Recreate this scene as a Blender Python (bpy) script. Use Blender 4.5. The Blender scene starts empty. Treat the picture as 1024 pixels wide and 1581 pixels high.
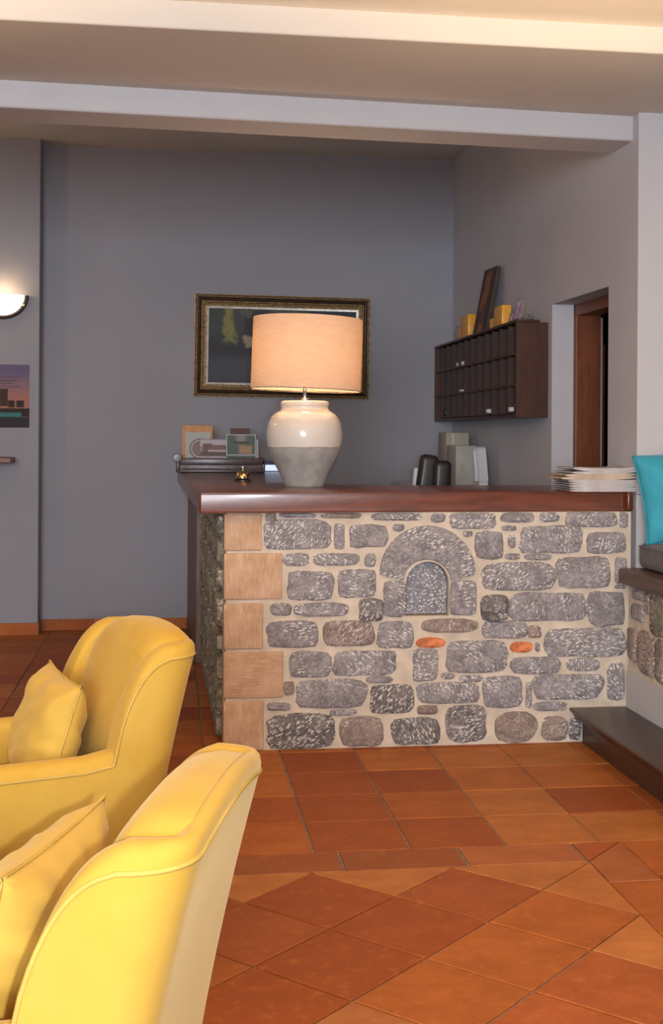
import bpy, bmesh, math, random
from math import sin, cos, pi, radians as R, atan, hypot
from mathutils import Vector, Matrix, noise
random.seed(4)
SC = bpy.context.scene
COL = SC.collection

# ------------------------------------------------------------------ camera
FPX, PX, PY, CH = 1900.0, 512.0, 673.5, 1.41
YAW, ROLL = atan(247/FPX), .006
cd = bpy.data.cameras.new('camera'); cam = bpy.data.objects.new('camera', cd); COL.objects.link(cam)
cam.matrix_world = Matrix.Translation((0, 0, CH)) @ Matrix.Rotation(-YAW, 4, 'Z') @ Matrix.Rotation(pi/2, 4, 'X') @ Matrix.Rotation(ROLL, 4, 'Z')
cd.sensor_fit = 'HORIZONTAL'; cd.sensor_width = 36; cd.lens = 36*FPX/1024
cd.shift_x = 0; cd.shift_y = -(790.5-PY)/1024; cd.clip_start = .05
SC.camera = cam
# ------------------------------------------------------------------ world, lights, exposure
W = bpy.data.worlds.new('world'); SC.world = W; W.use_nodes = True
W.node_tree.nodes['Background'].inputs[0].default_value = (.55, .65, .9, 1)
W.node_tree.nodes['Background'].inputs[1].default_value = .05
SC.view_settings.view_transform = 'Standard'; SC.view_settings.look = 'None'
SC.view_settings.gamma = 1; SC.view_settings.exposure = .1
SC.view_settings.use_curve_mapping = False
def light(name, kind, loc, power, col, size=.05, aim=None, **k):
    d = bpy.data.lights.new(name, kind); d.energy = power; d.color = col
    if kind == 'AREA': d.size = size
    else: d.shadow_soft_size = size
    for a, b in k.items(): setattr(d, a, b)
    o = bpy.data.objects.new(name, d); COL.objects.link(o); o.location = loc
    if aim: o.rotation_euler = (Vector(aim)-Vector(loc)).to_track_quat('-Z', 'Y').to_euler()
    return o
# the camera's own flash, just right of the lens
light('camera_flash', 'SPOT', (.085, -.02, 1.395), 165, (.93, .96, 1.0), .018, aim=(.75, 6, 1.15), spot_size=R(100), spot_blend=.6)
# cool soft fill added behind the camera against the flash falloff, no window there
light('cool_fill', 'AREA', (-1.3, -5.4, 1.9), 570, (.86, .91, 1.0), 3.0, aim=(1.2, 7, 1.5), shape='RECTANGLE', size_y=2.2)
# warm uplighters washing the lounge ceiling, and a lamp over the desk room
for p, e in (((-1.6, 3.1, 2.2), 150), ((1.5, 3.0, 2.2), 130), ((.2, .6, 2.2), 90)):
    light('ceiling_uplighter', 'SPOT', p, e, (1, .66, .34), .12, aim=(p[0], p[1]+.02, 4), spot_size=R(150), spot_blend=.3)
light('desk_room_lamp', 'POINT', (-2.2, 7.4, 2.6), 12, (1, .62, .34), .1)

# ------------------------------------------------------------------ pixel of the photograph -> point in the place
def ray(x, y):
    u, v = x-PX, y-PY
    a = (u*cos(ROLL)+v*sin(ROLL))/FPX; b = -(-u*sin(ROLL)+v*cos(ROLL))/FPX
    return Vector((a*cos(YAW)+sin(YAW), -a*sin(YAW)+cos(YAW), b))
C0 = Vector((0, 0, CH))
def hX(x, y, X): r = ray(x, y); return C0 + r*(X/r.x)
def hY(x, y, Y): r = ray(x, y); return C0 + r*(Y/r.y)
def hZ(x, y, Z): r = ray(x, y); return C0 + r*((Z-CH)/r.z)

# ------------------------------------------------------------------ objects
def link(name, bm, m, parent=None, smooth=False, loc=None):
    me = bpy.data.meshes.new(name)
    bmesh.ops.recalc_face_normals(bm, faces=bm.faces)
    bm.to_mesh(me); bm.free()
    for mm in (m if isinstance(m, (list, tuple)) else [m]): me.materials.append(mm)
    if smooth:
        me.polygons.foreach_set('use_smooth', [True]*len(me.polygons))
        if smooth != 'all': me.set_sharp_from_angle(angle=R(smooth if smooth is not True else 40))
    o = bpy.data.objects.new(name, me); COL.objects.link(o)
    if parent: o.parent = parent
    if loc is not None: o.location = loc
    return o
def empty(name, loc, label=None, cat=None, group=None, rz=0):
    o = bpy.data.objects.new(name, None); COL.objects.link(o); o.location = loc; o.rotation_euler = (0, 0, rz)
    o.empty_display_size = .05
    if label: tag(o, label, cat, group)
    return o
def tag(o, label, cat, group=None):
    o['label'] = label; o['category'] = cat
    if group: o['group'] = group
    return o
def struct(name, bm, m, parent=None, smooth=False):
    o = link(name, bm, m, parent, smooth); o['kind'] = 'structure'; return o
def box(bm, lo, hi, bev=0, seg=2, mi=0, mat=None):
    t = bmesh.new(); bmesh.ops.create_cube(t, size=1)
    c = [(a+b)/2 for a, b in zip(lo, hi)]; s = [abs(b-a) for a, b in zip(lo, hi)]
    for v in t.verts: v.co = Vector((v.co.x*s[0]+c[0], v.co.y*s[1]+c[1], v.co.z*s[2]+c[2]))
    if bev: bmesh.ops.bevel(t, geom=t.edges[:], offset=bev, segments=seg, profile=.5, affect='EDGES')
    merge(bm, t, mat, mi); return bm
def merge(bm, t, mat=None, mi=0):
    if mat is not None: bmesh.ops.transform(t, matrix=mat, verts=t.verts)
    vm = {v: bm.verts.new(v.co) for v in t.verts}
    for f in t.faces:
        try:
            g = bm.faces.new([vm[v] for v in f.verts]); g.material_index = mi or f.material_index; g.smooth = f.smooth
        except ValueError: pass
    t.free()
def BX(lo, hi, bev=0, seg=2): return box(bmesh.new(), lo, hi, bev, seg)
def prism(pts, z0, z1, bm=None, bev=0):
    """closed plan polygon raised from z0 to z1"""
    t = bmesh.new()
    a = [t.verts.new((p[0], p[1], z0)) for p in pts]; b = [t.verts.new((p[0], p[1], z1)) for p in pts]
    t.faces.new(a[::-1]); t.faces.new(b); n = len(pts)
    for i in range(n): t.faces.new((a[i], a[(i+1) % n], b[(i+1) % n], b[i]))
    if bev: bmesh.ops.bevel(t, geom=t.edges[:], offset=bev, segments=3, profile=.5, affect='EDGES')
    if bm is None: return t
    merge(bm, t); return bm
def extr(pts, axis, a0, a1, bev=0):
    """2D polygon pushed along an axis; pts are the other two coordinates in order"""
    t = bmesh.new()
    def P(p, a): return {'x': (a, p[0], p[1]), 'y': (p[0], a, p[1]), 'z': (p[0], p[1], a)}[axis]
    a = [t.verts.new(P(p, a0)) for p in pts]; b = [t.verts.new(P(p, a1)) for p in pts]
    t.faces.new(a[::-1]); t.faces.new(b); n = len(pts)
    for i in range(n): t.faces.new((a[i], a[(i+1) % n], b[(i+1) % n], b[i]))
    if bev: bmesh.ops.bevel(t, geom=t.edges[:], offset=bev, segments=2, profile=.5, affect='EDGES')
    return t
def lathe(prof, n=40, bm=None, cap=True):
    bm = bm or bmesh.new(); rings = []
    for r, z in prof:
        rings.append([bm.verts.new((r*cos(2*pi*i/n), r*sin(2*pi*i/n), z)) for i in range(n)] if r > 1e-5 else [bm.verts.new((0, 0, z))])
    for a, b in zip(rings, rings[1:]):
        for i in range(n):
            j = (i+1) % n
            if len(a) == 1 and len(b) > 1: bm.faces.new((a[0], b[i], b[j]))
            elif len(b) == 1 and len(a) > 1: bm.faces.new((a[i], a[j], b[0]))
            elif len(a) > 1: bm.faces.new((a[i], a[j], b[j], b[i]))
    if cap:
        for r in (rings[0], rings[-1]):
            if len(r) > 2: bm.faces.new(r)
    return bm
def tube(pts, r, n=8, bm=None, closed=False):
    bm = bm or bmesh.new(); pts = [Vector(p) for p in pts]; rings = []; N = len(pts)
    up = Vector((0, 0, 1))
    for i, p in enumerate(pts):
        a = pts[i-1] if (i or closed) else p; b = pts[(i+1) % N] if (i < N-1 or closed) else p
        d = (b-a).normalized() if (b-a).length > 1e-9 else Vector((1, 0, 0))
        s = d.cross(up)
        if s.length < .1: s = d.cross(Vector((0, 1, 0)))
        s.normalize(); t = s.cross(d)
        rr = r[i] if isinstance(r, (list, tuple)) else r
        rings.append([bm.verts.new(p+(s*cos(2*pi*k/n)+t*sin(2*pi*k/n))*rr) for k in range(n)])
    for i in range(N if closed else N-1):
        a, b = rings[i], rings[(i+1) % N]
        for k in range(n): bm.faces.new((a[k], a[(k+1) % n], b[(k+1) % n], b[k]))
    if not closed:
        bm.faces.new(rings[0][::-1]); bm.faces.new(rings[-1])
    return bm
def sm(a, b, x):
    t = min(1, max(0, (x-a)/(b-a))); return t*t*(3-2*t)

# ------------------------------------------------------------------ materials
MATS = {}
class NT:
    def __init__(s, name):
        s.m = bpy.data.materials.new(name); s.m.use_nodes = True; s.t = s.m.node_tree; s.n = s.t.nodes; s.l = s.t.links
        s.b = s.n['Principled BSDF']; s.out = s.n['Material Output']
    def new(s, k, **p):
        n = s.n.new(k)
        for a, b in p.items(): setattr(n, a, b)
        return n
    def put(s, sock, v):
        if isinstance(v, bpy.types.NodeSocket): s.l.new(v, sock)
        else: sock.default_value = v if not (isinstance(v, tuple) and len(v) == 3 and sock.type == 'RGBA') else v+(1,)
    def math(s, op, a, b=0.0, c=None):
        n = s.new('ShaderNodeMath', operation=op); s.put(n.inputs[0], a); s.put(n.inputs[1], b)
        if c is not None: s.put(n.inputs[2], c)
        return n.outputs[0]
    def coord(s, kind='Object'):
        if kind == 'World': return s.new('ShaderNodeNewGeometry').outputs['Position']
        return s.new('ShaderNodeTexCoord').outputs[kind]
    def mapping(s, v, scale=(1, 1, 1), rot=(0, 0, 0), loc=(0, 0, 0)):
        n = s.new('ShaderNodeMapping'); s.put(n.inputs['Vector'], v); s.put(n.inputs['Scale'], scale); s.put(n.inputs['Rotation'], rot); s.put(n.inputs['Location'], loc)
        return n.outputs[0]
    def noise(s, v, scale, detail=4, rough=.55):
        n = s.new('ShaderNodeTexNoise'); s.put(n.inputs['Vector'], v); n.inputs['Scale'].default_value = scale
        n.inputs['Detail'].default_value = detail; n.inputs['Roughness'].default_value = rough
        return n.outputs[0]
    def ramp(s, f, a, b):
        n = s.new('ShaderNodeMapRange'); n.interpolation_type = 'SMOOTHSTEP'
        s.put(n.inputs[0], f); n.inputs[1].default_value = a; n.inputs[2].default_value = b
        return n.outputs[0]
    def mix(s, f, a, b, mode='MIX'):
        n = s.new('ShaderNodeMix', data_type='RGBA', blend_type=mode); s.put(n.inputs[0], f); s.put(n.inputs[6], a); s.put(n.inputs[7], b)
        return n.outputs[2]
    def bump(s, h, strength=.3, dist=.01):
        n = s.new('ShaderNodeBump'); s.put(n.inputs['Height'], h); n.inputs['Strength'].default_value = strength; n.inputs['Distance'].default_value = dist
        s.l.new(n.outputs[0], s.b.inputs['Normal'])
    def fin(s, col=None, rough=.6, **k):
        if col is not None: s.put(s.b.inputs['Base Color'], col)
        s.put(s.b.inputs['Roughness'], rough)
        for a, b in k.items(): s.put(s.b.inputs[a.replace('_', ' ')], b)
        return s.m
def plain(name, col, rough=.5, var=.12, scale=8, bump=.0, bscale=60, stretch=(1, 1, 1), **k):
    """base colour with a soft mottling and fine relief"""
    n = NT(name); c = n.mapping(n.coord(), stretch)
    f = n.noise(c, scale, 5)
    dark = tuple(x*(1-var) for x in col); lite = tuple(min(1, x*(1+var)) for x in col)
    if bump: n.bump(n.noise(c, bscale, 4), bump, .004)
    return n.fin(n.mix(n.ramp(f, .3, .7), dark, lite), rough, **k)
def wood(name, col, dark, rough=.35, stretch=(1, 12, 12), coat=.0, scale=3):
    n = NT(name); c = n.mapping(n.coord(), stretch)
    a = n.noise(c, scale, 6, .6); b = n.noise(c, scale*6, 3)
    f = n.math('ADD', n.math('MULTIPLY', a, .7), n.math('MULTIPLY', b, .3))
    n.bump(b, .08, .002)
    return n.fin(n.mix(n.ramp(f, .35, .65), dark, col), rough, Coat_Weight=coat, Coat_Roughness=.12)

def wallpaint(name, col):
    n = NT(name); c = n.coord('World')
    f = n.noise(c, 1.3, 4); g = n.noise(c, 22, 5)
    n.bump(n.math('ADD', n.math('MULTIPLY', g, .5), n.math('MULTIPLY', n.noise(c, 140, 2), .15)), .22, .006)
    return n.fin(n.mix(n.ramp(f, .3, .7), tuple(x*.96 for x in col), tuple(x*1.03 for x in col)), .85)
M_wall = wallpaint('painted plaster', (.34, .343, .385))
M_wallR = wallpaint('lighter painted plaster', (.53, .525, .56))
M_white = wallpaint('white plaster', (.52, .515, .53))
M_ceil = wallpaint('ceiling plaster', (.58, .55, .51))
M_ceil2 = wallpaint('lifted ceiling plaster', (.82, .78, .70))  # ceiling plaster lightened so the lounge ceiling looks brightly lit

def tile_mat():
    n = NT('terracotta tile'); w = n.coord('World'); oc = n.new('ShaderNodeObjectInfo').outputs['Color']
    f = n.noise(n.mapping(w, (1, 1.6, 1)), 5, 7, .65); g = n.noise(w, 26, 5)
    c = n.mix(n.ramp(f, .3, .72), n.mix(.45, oc, (.22, .052, .012)), oc)
    c = n.mix(n.math('MULTIPLY', n.ramp(g, .5, .75), .28), c, (.62, .22, .06))
    n.bump(n.math('ADD', f, n.math('MULTIPLY', g, .4)), .12, .006)
    return n.fin(c, n.math('ADD', .46, n.math('MULTIPLY', g, .2)), Specular_IOR_Level=.22)
M_tile = tile_mat()
M_grout = plain('floor grout', (.25, .19, .15), .9, .3, 40, .3, 200)
M_mortar = plain('lime mortar', (.62, .53, .42), .95, .14, 9, .7, 70)

def stone_mat(name, dark, light_, fleck, amount=.56, stretch=(24, 60, 76)):
    n = NT(name); c = n.coord(); info = n.new('ShaderNodeObjectInfo'); rnd = info.outputs['Random']
    off = n.new('ShaderNodeVectorMath', operation='ADD'); n.l.new(c, off.inputs[0])
    cx = n.new('ShaderNodeCombineXYZ')
    for i, k in enumerate((31., 17., 53.)): n.l.new(n.math('MULTIPLY', rnd, k), cx.inputs[i])
    n.l.new(cx.outputs[0], off.inputs[1]); v = off.outputs[0]
    f = n.noise(v, 14, 6, .65); g = n.noise(v, 120, 4, .7)
    base = n.mix(n.ramp(f, .34, .68), dark, light_)
    base = n.mix(n.ramp(g, .42, .75), base, tuple(x*.55 for x in dark))
    ang = n.math('MULTIPLY', n.math('SUBTRACT', rnd, .5), 2.6)
    rot = n.new('ShaderNodeCombineXYZ'); n.l.new(ang, rot.inputs[1])
    mp = n.new('ShaderNodeMapping'); n.l.new(v, mp.inputs['Vector']); n.l.new(rot.outputs[0], mp.inputs['Rotation'])
    mp.vector_type = 'TEXTURE'; mp.inputs['Scale'].default_value = tuple(1/q for q in stretch)
    vo = n.new('ShaderNodeTexVoronoi'); n.l.new(mp.outputs[0], vo.inputs['Vector']); vo.inputs['Scale'].default_value = 1.6; vo.inputs['Randomness'].default_value = .9
    near = n.ramp(n.math('ADD', vo.outputs['Distance'], n.math('MULTIPLY', n.math('SUBTRACT', g, .5), .35)), .46, .30)
    patch = n.ramp(n.math('ADD', n.noise(v, 9, 3), n.math('MULTIPLY', n.math('SUBTRACT', n.math('FRACT', n.math('MULTIPLY', rnd, 7.3)), .5), .16)), amount-.09, amount+.05)
    fl = n.math('MULTIPLY', near, patch)
    haze = n.math('MULTIPLY', n.ramp(n.noise(v, 70, 5, .8), .50, .66), .6)
    col = n.mix(haze, base, tuple(x*.75 for x in fleck))
    col = n.mix(fl, col, fleck)
    n.bump(n.math('SUBTRACT', n.math('ADD', n.math('MULTIPLY', f, 1.2), n.math('MULTIPLY', g, .5)), n.math('MULTIPLY', fl, .6)), .8, .008)
    return n.fin(col, .9)
M_stone = stone_mat('grey limestone', (.22, .20, .205), (.41, .375, .385), (.78, .75, .73), .50)
M_stoneB = stone_mat('brown stained limestone', (.22, .165, .14), (.42, .34, .29), (.70, .62, .56), .54)
M_stoneD = stone_mat('dark limestone', (.115, .10, .10), (.27, .245, .235), (.74, .70, .66), .48)
M_stoneM = stone_mat('mossy rubble', (.14, .13, .09), (.42, .39, .30), (.60, .56, .46), .50, (30, 14, 30))
M_brick = plain('old red brick', (.62, .20, .08), .9, .4, 30, .6, 120)
def quoin_mat():
    n = NT('tooled sandstone'); c = n.coord(); rnd = n.new('ShaderNodeObjectInfo').outputs['Random']
    a = n.math('MULTIPLY', n.math('ROUND', rnd), pi/2)
    rot = n.new('ShaderNodeCombineXYZ'); n.l.new(a, rot.inputs[1])
    mp = n.new('ShaderNodeMapping'); n.l.new(c, mp.inputs['Vector']); n.l.new(rot.outputs[0], mp.inputs['Rotation']); mp.vector_type = 'TEXTURE'; mp.inputs['Scale'].default_value = (1/14, 1/20, 1/130)
    g = n.noise(mp.outputs[0], 1, 4, .6); f = n.noise(c, 9, 5); s = n.noise(c, 55, 3, .7)
    col = n.mix(n.ramp(f, .3, .7), (.50, .30, .17), (.64, .42, .27))
    col = n.mix(n.math('MULTIPLY', n.ramp(n.math('ADD', n.math('MULTIPLY', g, .6), n.math('MULTIPLY', n.noise(c, 160, 3, .8), .4)), .50, .62), .55), col, (.80, .64, .48))
    col = n.mix(n.math('MULTIPLY', n.ramp(s, .68, .75), .6), col, (.22, .12, .08))
    n.bump(n.math('ADD', g, n.math('MULTIPLY', s, .3)), .55, .005)
    return n.fin(col, .92)
M_quoin = quoin_mat()
M_quoinside = plain('reddish sandstone', (.42, .20, .11), .92, .2, 20, .4, 80)

M_slab = wood('varnished mahogany', (.19, .045, .013), (.10, .022, .008), .30, (1.2, 14, 14), .25)
M_step = wood('dark stained timber', (.070, .034, .020), (.045, .020, .012), .34, (14, 1.2, 14))
M_benchwood = wood('walnut bench timber', (.13, .060, .040), (.075, .034, .024), .4, (14, 1.2, 14))
M_rackshade = wood('shaded rack wood', (.050, .021, .014), (.030, .014, .010), .6, (14, 14, 2))  # rack wood darkened to put the slots' shade into dividers and back
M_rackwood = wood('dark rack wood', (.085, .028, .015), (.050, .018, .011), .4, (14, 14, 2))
M_rackedge = wood('rack wood edge', (.12, .055, .035), (.07, .03, .02), .5, (3, 14, 14))
M_doorwood = wood('door mahogany', (.22, .062, .020), (.13, .034, .012), .4, (14, 14, 1.5))
M_unlit = plain('unlit interior colour', (.02, .012, .01), .9)  # near-black colour stands in for the darkness of the unlit room

def velvet():
    n = NT('yellow velvet'); c = n.coord('World')
    f = n.noise(c, 3.5, 4, .6); g = n.noise(c, 700, 2)
    col = n.mix(n.ramp(f, .3, .72), (.52, .305, .040), (.58, .362, .066))
    n.bump(g, .12, .0015)
    return n.fin(col, .85, Sheen_Weight=.25, Sheen_Roughness=.35, Sheen_Tint=(1, .93, .62), Specular_IOR_Level=.15)
M_yel = velvet()
M_yelpillow = plain('mustard cotton', (.58, .36, .055), .85, .05, 6, .08, 160, Sheen_Weight=.2, Sheen_Roughness=.4, Sheen_Tint=(1, .92, .6))
M_yelseam = plain('yellow piping', (.55, .36, .07), .8)
M_teal = plain('teal cotton', (.035, .34, .46), .8, .10, 10, .1, 160, Sheen_Weight=.15, Sheen_Roughness=.4)
M_grey = plain('grey seat fabric', (.135, .120, .115), .9, .12, 25, .3, 400, Sheen_Weight=.1, Sheen_Roughness=.4)
M_black = plain('black leather', (.025, .020, .020), .38, .2, 12, .15, 120)
M_gold = plain('antique gold leaf', (.72, .50, .24), .30, .45, 60, .3, 90, Metallic=.55)
M_umber = plain('umber gilding', (.05, .025, .015), .35, .3, 30, .2, 90, Metallic=.3)  # real dark bands, deepened to add the ridge shading flat light lacks
M_silver = plain('silver liner', (.50, .47, .42), .4, .2, 30, .2, 90, Metallic=.5)
M_chrome = plain('polished chrome', (.85, .82, .80), .10, .03, Metallic=1.0)
M_brass = plain('polished brass', (.70, .50, .25), .18, .1, Metallic=1.0)
M_cream = plain('cream card', (.52, .50, .42), .7, .06)
M_paper = plain('white paper', (.62, .61, .62), .8, .05)
M_plastic = plain('white plastic', (.62, .62, .64), .4, .03)
M_wax = plain('amber wax', (.86, .40, .035), .35, .15, 30, Subsurface_Weight=.0)
def glass(name, col, rough=.05, tr=.92):
    n = NT(name); return n.fin(col, rough, Transmission_Weight=tr, IOR=1.45)
M_glass = glass('clear glass', (.9, .88, .93))
M_violet = glass('violet glass', (.70, .45, .72), .1, .7)

# ------------------------------------------------------------------ SETTING
# ---- floor: grout bed with every tile its own piece
fl = bmesh.new(); box(fl, (-4.2, -5.7, -.06), (3.4, 9.6, -.006))
floor = struct('floor', fl, M_grout)
TC = [(.50, .145, .030), (.56, .18, .038), (.44, .115, .026), (.60, .215, .052), (.40, .10, .024)]
tile_meshes = {}
def tile(poly, z=0, colr=None, parent=None, thick=.012):
    """one terracotta tile from its plan polygon, edges eased"""
    cx = sum(p[0] for p in poly)/len(poly); cy = sum(p[1] for p in poly)/len(poly)
    q = []
    for p in poly:                                        # joint: pull every corner in
        d = Vector((p[0]-cx, p[1]-cy)); L = d.length; q.append((d.x*(1-.0045/L*1.2), d.y*(1-.0045/L*1.2)))
    key = tuple((round(a, 3), round(b, 3)) for a, b in q)
    if key not in tile_meshes:
        t = bmesh.new()
        a = [t.verts.new((x, y, -thick)) for x, y in q]; b = [t.verts.new((x, y, -.0025)) for x, y in q]
        c = [t.verts.new((x*.988, y*.988, 0)) for x, y in q]; n = len(q)
        for i in range(n):
            j = (i+1) % n; t.faces.new((a[i], a[j], b[j], b[i])); t.faces.new((b[i], b[j], c[j], c[i]))
        t.faces.new(c)
        bmesh.ops.recalc_face_normals(t, faces=t.faces)
        me = bpy.data.meshes.new('tile'); t.to_mesh(me); t.free(); me.materials.append(M_tile); tile_meshes[key] = me
    o = bpy.data.objects.new('tile', tile_meshes[key]); COL.objects.link(o); o.parent = parent or floor
    o.location = (cx, cy, z + random.uniform(-.0008, .0008))
    k = colr or random.choice(TC); s = random.uniform(.76, .95)
    o.color = (k[0]*s, k[1]*s, k[2]*s, 1)
    return o
def clip(poly, a, b, c):
    """keep the part of the polygon where a*x+b*y<=c"""
    out = []
    for i, p in enumerate(poly):
        q = poly[(i+1) % len(poly)]; fp = a*p[0]+b*p[1]-c; fq = a*q[0]+b*q[1]-c
        if fp <= 0: out.append(p)
        if (fp < 0 < fq) or (fq < 0 < fp):
            t = fp/(fp-fq); out.append((p[0]+(q[0]-p[0])*t, p[1]+(q[1]-p[1])*t))
    return out
def area(p): return abs(sum(p[i][0]*p[(i+1) % len(p)][1]-p[(i+1) % len(p)][0]*p[i][1] for i in range(len(p))))/2
YB, YI, XI, XO = 4.137, 3.952, 1.386, 1.565                # border lines
S, ST = .3345, .33
for j in range(15):                                       # straight field up to the back wall
    for i in range(-8, 5):
        x0 = .488+S*i; y0 = YB+ST*j
        if x0 > 1.9 or (x0 > .3 and y0 > 5.62) : continue
        y1 = y0+ST
        if x0 < -.1 - (9.5-y0)*.0 and x0 < -1.6: continue
        tile([(x0, y0), (x0+S, y0), (x0+S, y1), (x0, y1)])
dark_, red_, or_ = (.36, .085, .020), (.46, .12, .032), (.60, .22, .060)
nodes = {}
for a in range(-9, 12):                                   # diagonal field
    for b in range(-10, 4):
        if (a+b) % 2: continue
        cx = .456+.2325*a; cy = 3.493+.226*b              # a node = left corner of a tile to its right
        poly = [(cx, cy), (cx+.2325, cy-.226), (cx+.465, cy), (cx+.2325, cy+.226)]
        poly = clip(poly, 1, 0, XI)
        if len(poly) > 2: poly = clip(poly, 0, 1, YI)
        if len(poly) < 3 or area(poly) < .004: continue
        if cx+.465 < -.75 or cy < 1.4: continue
        small = area(poly) < .07
        tile(poly, colr=or_ if small and random.random() < .8 else random.choice([dark_, dark_, red_, TC[0], (.52, .19, .06)]))
for x0, x1 in ((-1.07, -.66), (-.66, -.25), (-.25, .155), (.155, .567), (.567, .98)):
    tile([(x0, YI), (x1, YI), (x1, YB), (x0, YB)], colr=random.choice([(.38, .115, .035), TC[0], red_]))
tile([(.98, YI), (XI, YI), (XO, YB), (1.38, YB), (.98, YB)][:3]+[(.98, YB)], colr=red_) if False else None
tile([(.98, YI), (XI-.002, YI), (XI-.002, YB), (.98, YB)], colr=(.50, .165, .055))
tile([(XI, YI), (XO, YB), (XI, YB)], colr=red_)
tile([(XI, YI), (XI, 3.757), (XO, 3.757), (XO, YB)], colr=(.50, .165, .055))
for k in range(6):
    y1 = 3.757-.41*k; tile([(XI, y1-.41), (XO, y1-.41), (XO, y1), (XI, y1)], colr=random.choice([or_, TC[1], TC[0]]))
for k in range(9):
    y1 = YB-ST*k; tile([(XO, y1-ST), (XO+.275, y1-ST), (XO+.275, y1), (XO, y1)])

# ---- walls
YBW, YLW, XST = 9.04, 8.84, -.925                         # back wall, nearer left stretch, the step between
XR0, YR0, XR1, YR1 = 2.165, 5.55, 2.085, YBW               # the skewed right wall
def xr(y): return XR0+(y-YR0)*(XR1-XR0)/(YR1-YR0)
ZC = hY(702, 247, YBW).z                                  # rear ceiling
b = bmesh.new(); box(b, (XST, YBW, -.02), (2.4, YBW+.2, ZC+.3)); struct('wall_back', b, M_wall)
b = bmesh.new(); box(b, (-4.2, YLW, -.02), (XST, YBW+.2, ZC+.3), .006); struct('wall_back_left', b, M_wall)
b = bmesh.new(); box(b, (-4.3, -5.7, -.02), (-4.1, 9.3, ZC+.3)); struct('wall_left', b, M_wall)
b = bmesh.new(); box(b, (-4.3, -5.8, -.02), (3.3, -5.6, ZC+.3)); struct('wall_behind', b, M_white)
# right wall with its door opening; the jamb end meets the pillar face
dn, df = hX(940, 446, 2.158).y, 0
def onwall(px, py):
    r = ray(px, py)                                       # intersection with the skewed plane
    k = (XR1-XR0)/(YR1-YR0); t = (XR0-k*YR0)/(r.x-k*r.y); return C0+r*t
dn = onwall(940, 446).y; df = onwall(853, 467).y; dz = onwall(897, 456).z
b = bmesh.new()
TH = .235
prism([(xr(YR0), YR0), (xr(dn), dn), (xr(dn)+TH, dn), (xr(YR0)+TH+.5, dn), (xr(YR0)+TH+.5, YR0)], -.02, ZC+.1, b)
prism([(xr(df), df), (xr(YBW), YBW+.1), (xr(YBW)+TH, YBW+.1), (xr(df)+TH, df)], -.02, ZC+.1, b)
prism([(xr(dn), dn), (xr(df), df), (xr(df)+TH, df), (xr(dn)+TH, dn)], dz, ZC+.1, b)
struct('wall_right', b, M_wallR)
# front-room stretch of wall to the right of the opening, flush with the pillar face
b = bmesh.new(); box(b, (2.68, YR0-.004, -.02), (3.3, YR0+.25, 3.3)); struct('wall_right_return', b, M_white)
b = bmesh.new(); box(b, (xr(YR0), YR0-.012, -.02), (2.69, YR0+.02, 3.2), .006); struct('pillar_face', b, M_white)
b = bmesh.new(); box(b, (3.1, -5.7, -.02), (3.3, YR0+.1, 3.3)); struct('wall_right_lounge', b, M_white)
# dark room behind the door
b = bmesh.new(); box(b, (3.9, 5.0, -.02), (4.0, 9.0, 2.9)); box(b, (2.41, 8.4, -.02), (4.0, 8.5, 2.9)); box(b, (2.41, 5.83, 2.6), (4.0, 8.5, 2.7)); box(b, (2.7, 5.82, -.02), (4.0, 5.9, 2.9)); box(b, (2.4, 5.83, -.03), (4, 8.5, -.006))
struct('wall_dark_room', b, M_unlit)
# beam: front face, soffit, slightly askew to the counter
ZB = 2.82
f0 = hZ(0, 165, ZB); f1 = hZ(985, 218, ZB); g0 = hZ(0, 188, ZB); g1 = hZ(947, 237, ZB)
def ext(p, q, x): t = (x-p.x)/(q.x-p.x); return p+(q-p)*t
zS = .5*(hY(0, 125, f0.y).z + hY(1024, 180, f1.y).z)
b = bmesh.new(); A = ext(f0, f1, -4.2); B = ext(f0, f1, 3.2); D = ext(g0, g1, -4.2); E_ = ext(g0, g1, 3.2)
prism([A[:2], B[:2], E_[:2], D[:2]], ZB, ZC+.05, b, .012); struct('trim_beam', b, M_white)
# low soffit in front of the beam, its fascia and the lounge ceiling
s0 = hZ(0, 30, zS); s1 = hZ(1024, 83, zS); S0 = ext(s0, s1, -4.2); S1 = ext(s0, s1, 3.2)
zF = hY(768, 28.5, ext(s0, s1, 1.4).y).z
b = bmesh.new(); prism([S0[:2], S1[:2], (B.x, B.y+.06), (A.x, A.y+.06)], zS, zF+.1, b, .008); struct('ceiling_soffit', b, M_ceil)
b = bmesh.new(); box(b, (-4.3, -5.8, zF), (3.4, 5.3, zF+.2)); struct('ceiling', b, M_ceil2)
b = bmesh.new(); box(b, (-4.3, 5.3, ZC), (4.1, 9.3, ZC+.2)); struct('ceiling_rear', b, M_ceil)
# tile skirting
def skirting(name, x0, x1, y, h):
    b = bmesh.new(); box(b, (x0, y-.008, 0), (x1, y+.001, h-.004)); base = struct(name, b, M_grout)
    x = x1
    while x > x0+.02:
        xa = max(x0, x-.335); t = BX((xa+.002, y-.016, .001), (x-.002, y-.004, h), .002, 1)
        o = link('skirting_tile', t, M_tile, base); o.color = (*random.choice(TC[:3]), 1); x = xa
skirting('baseboard_back', XST, .12, YBW, .082)
skirting('baseboard_left', -3.2, XST+.008, YLW, .088)

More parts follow.
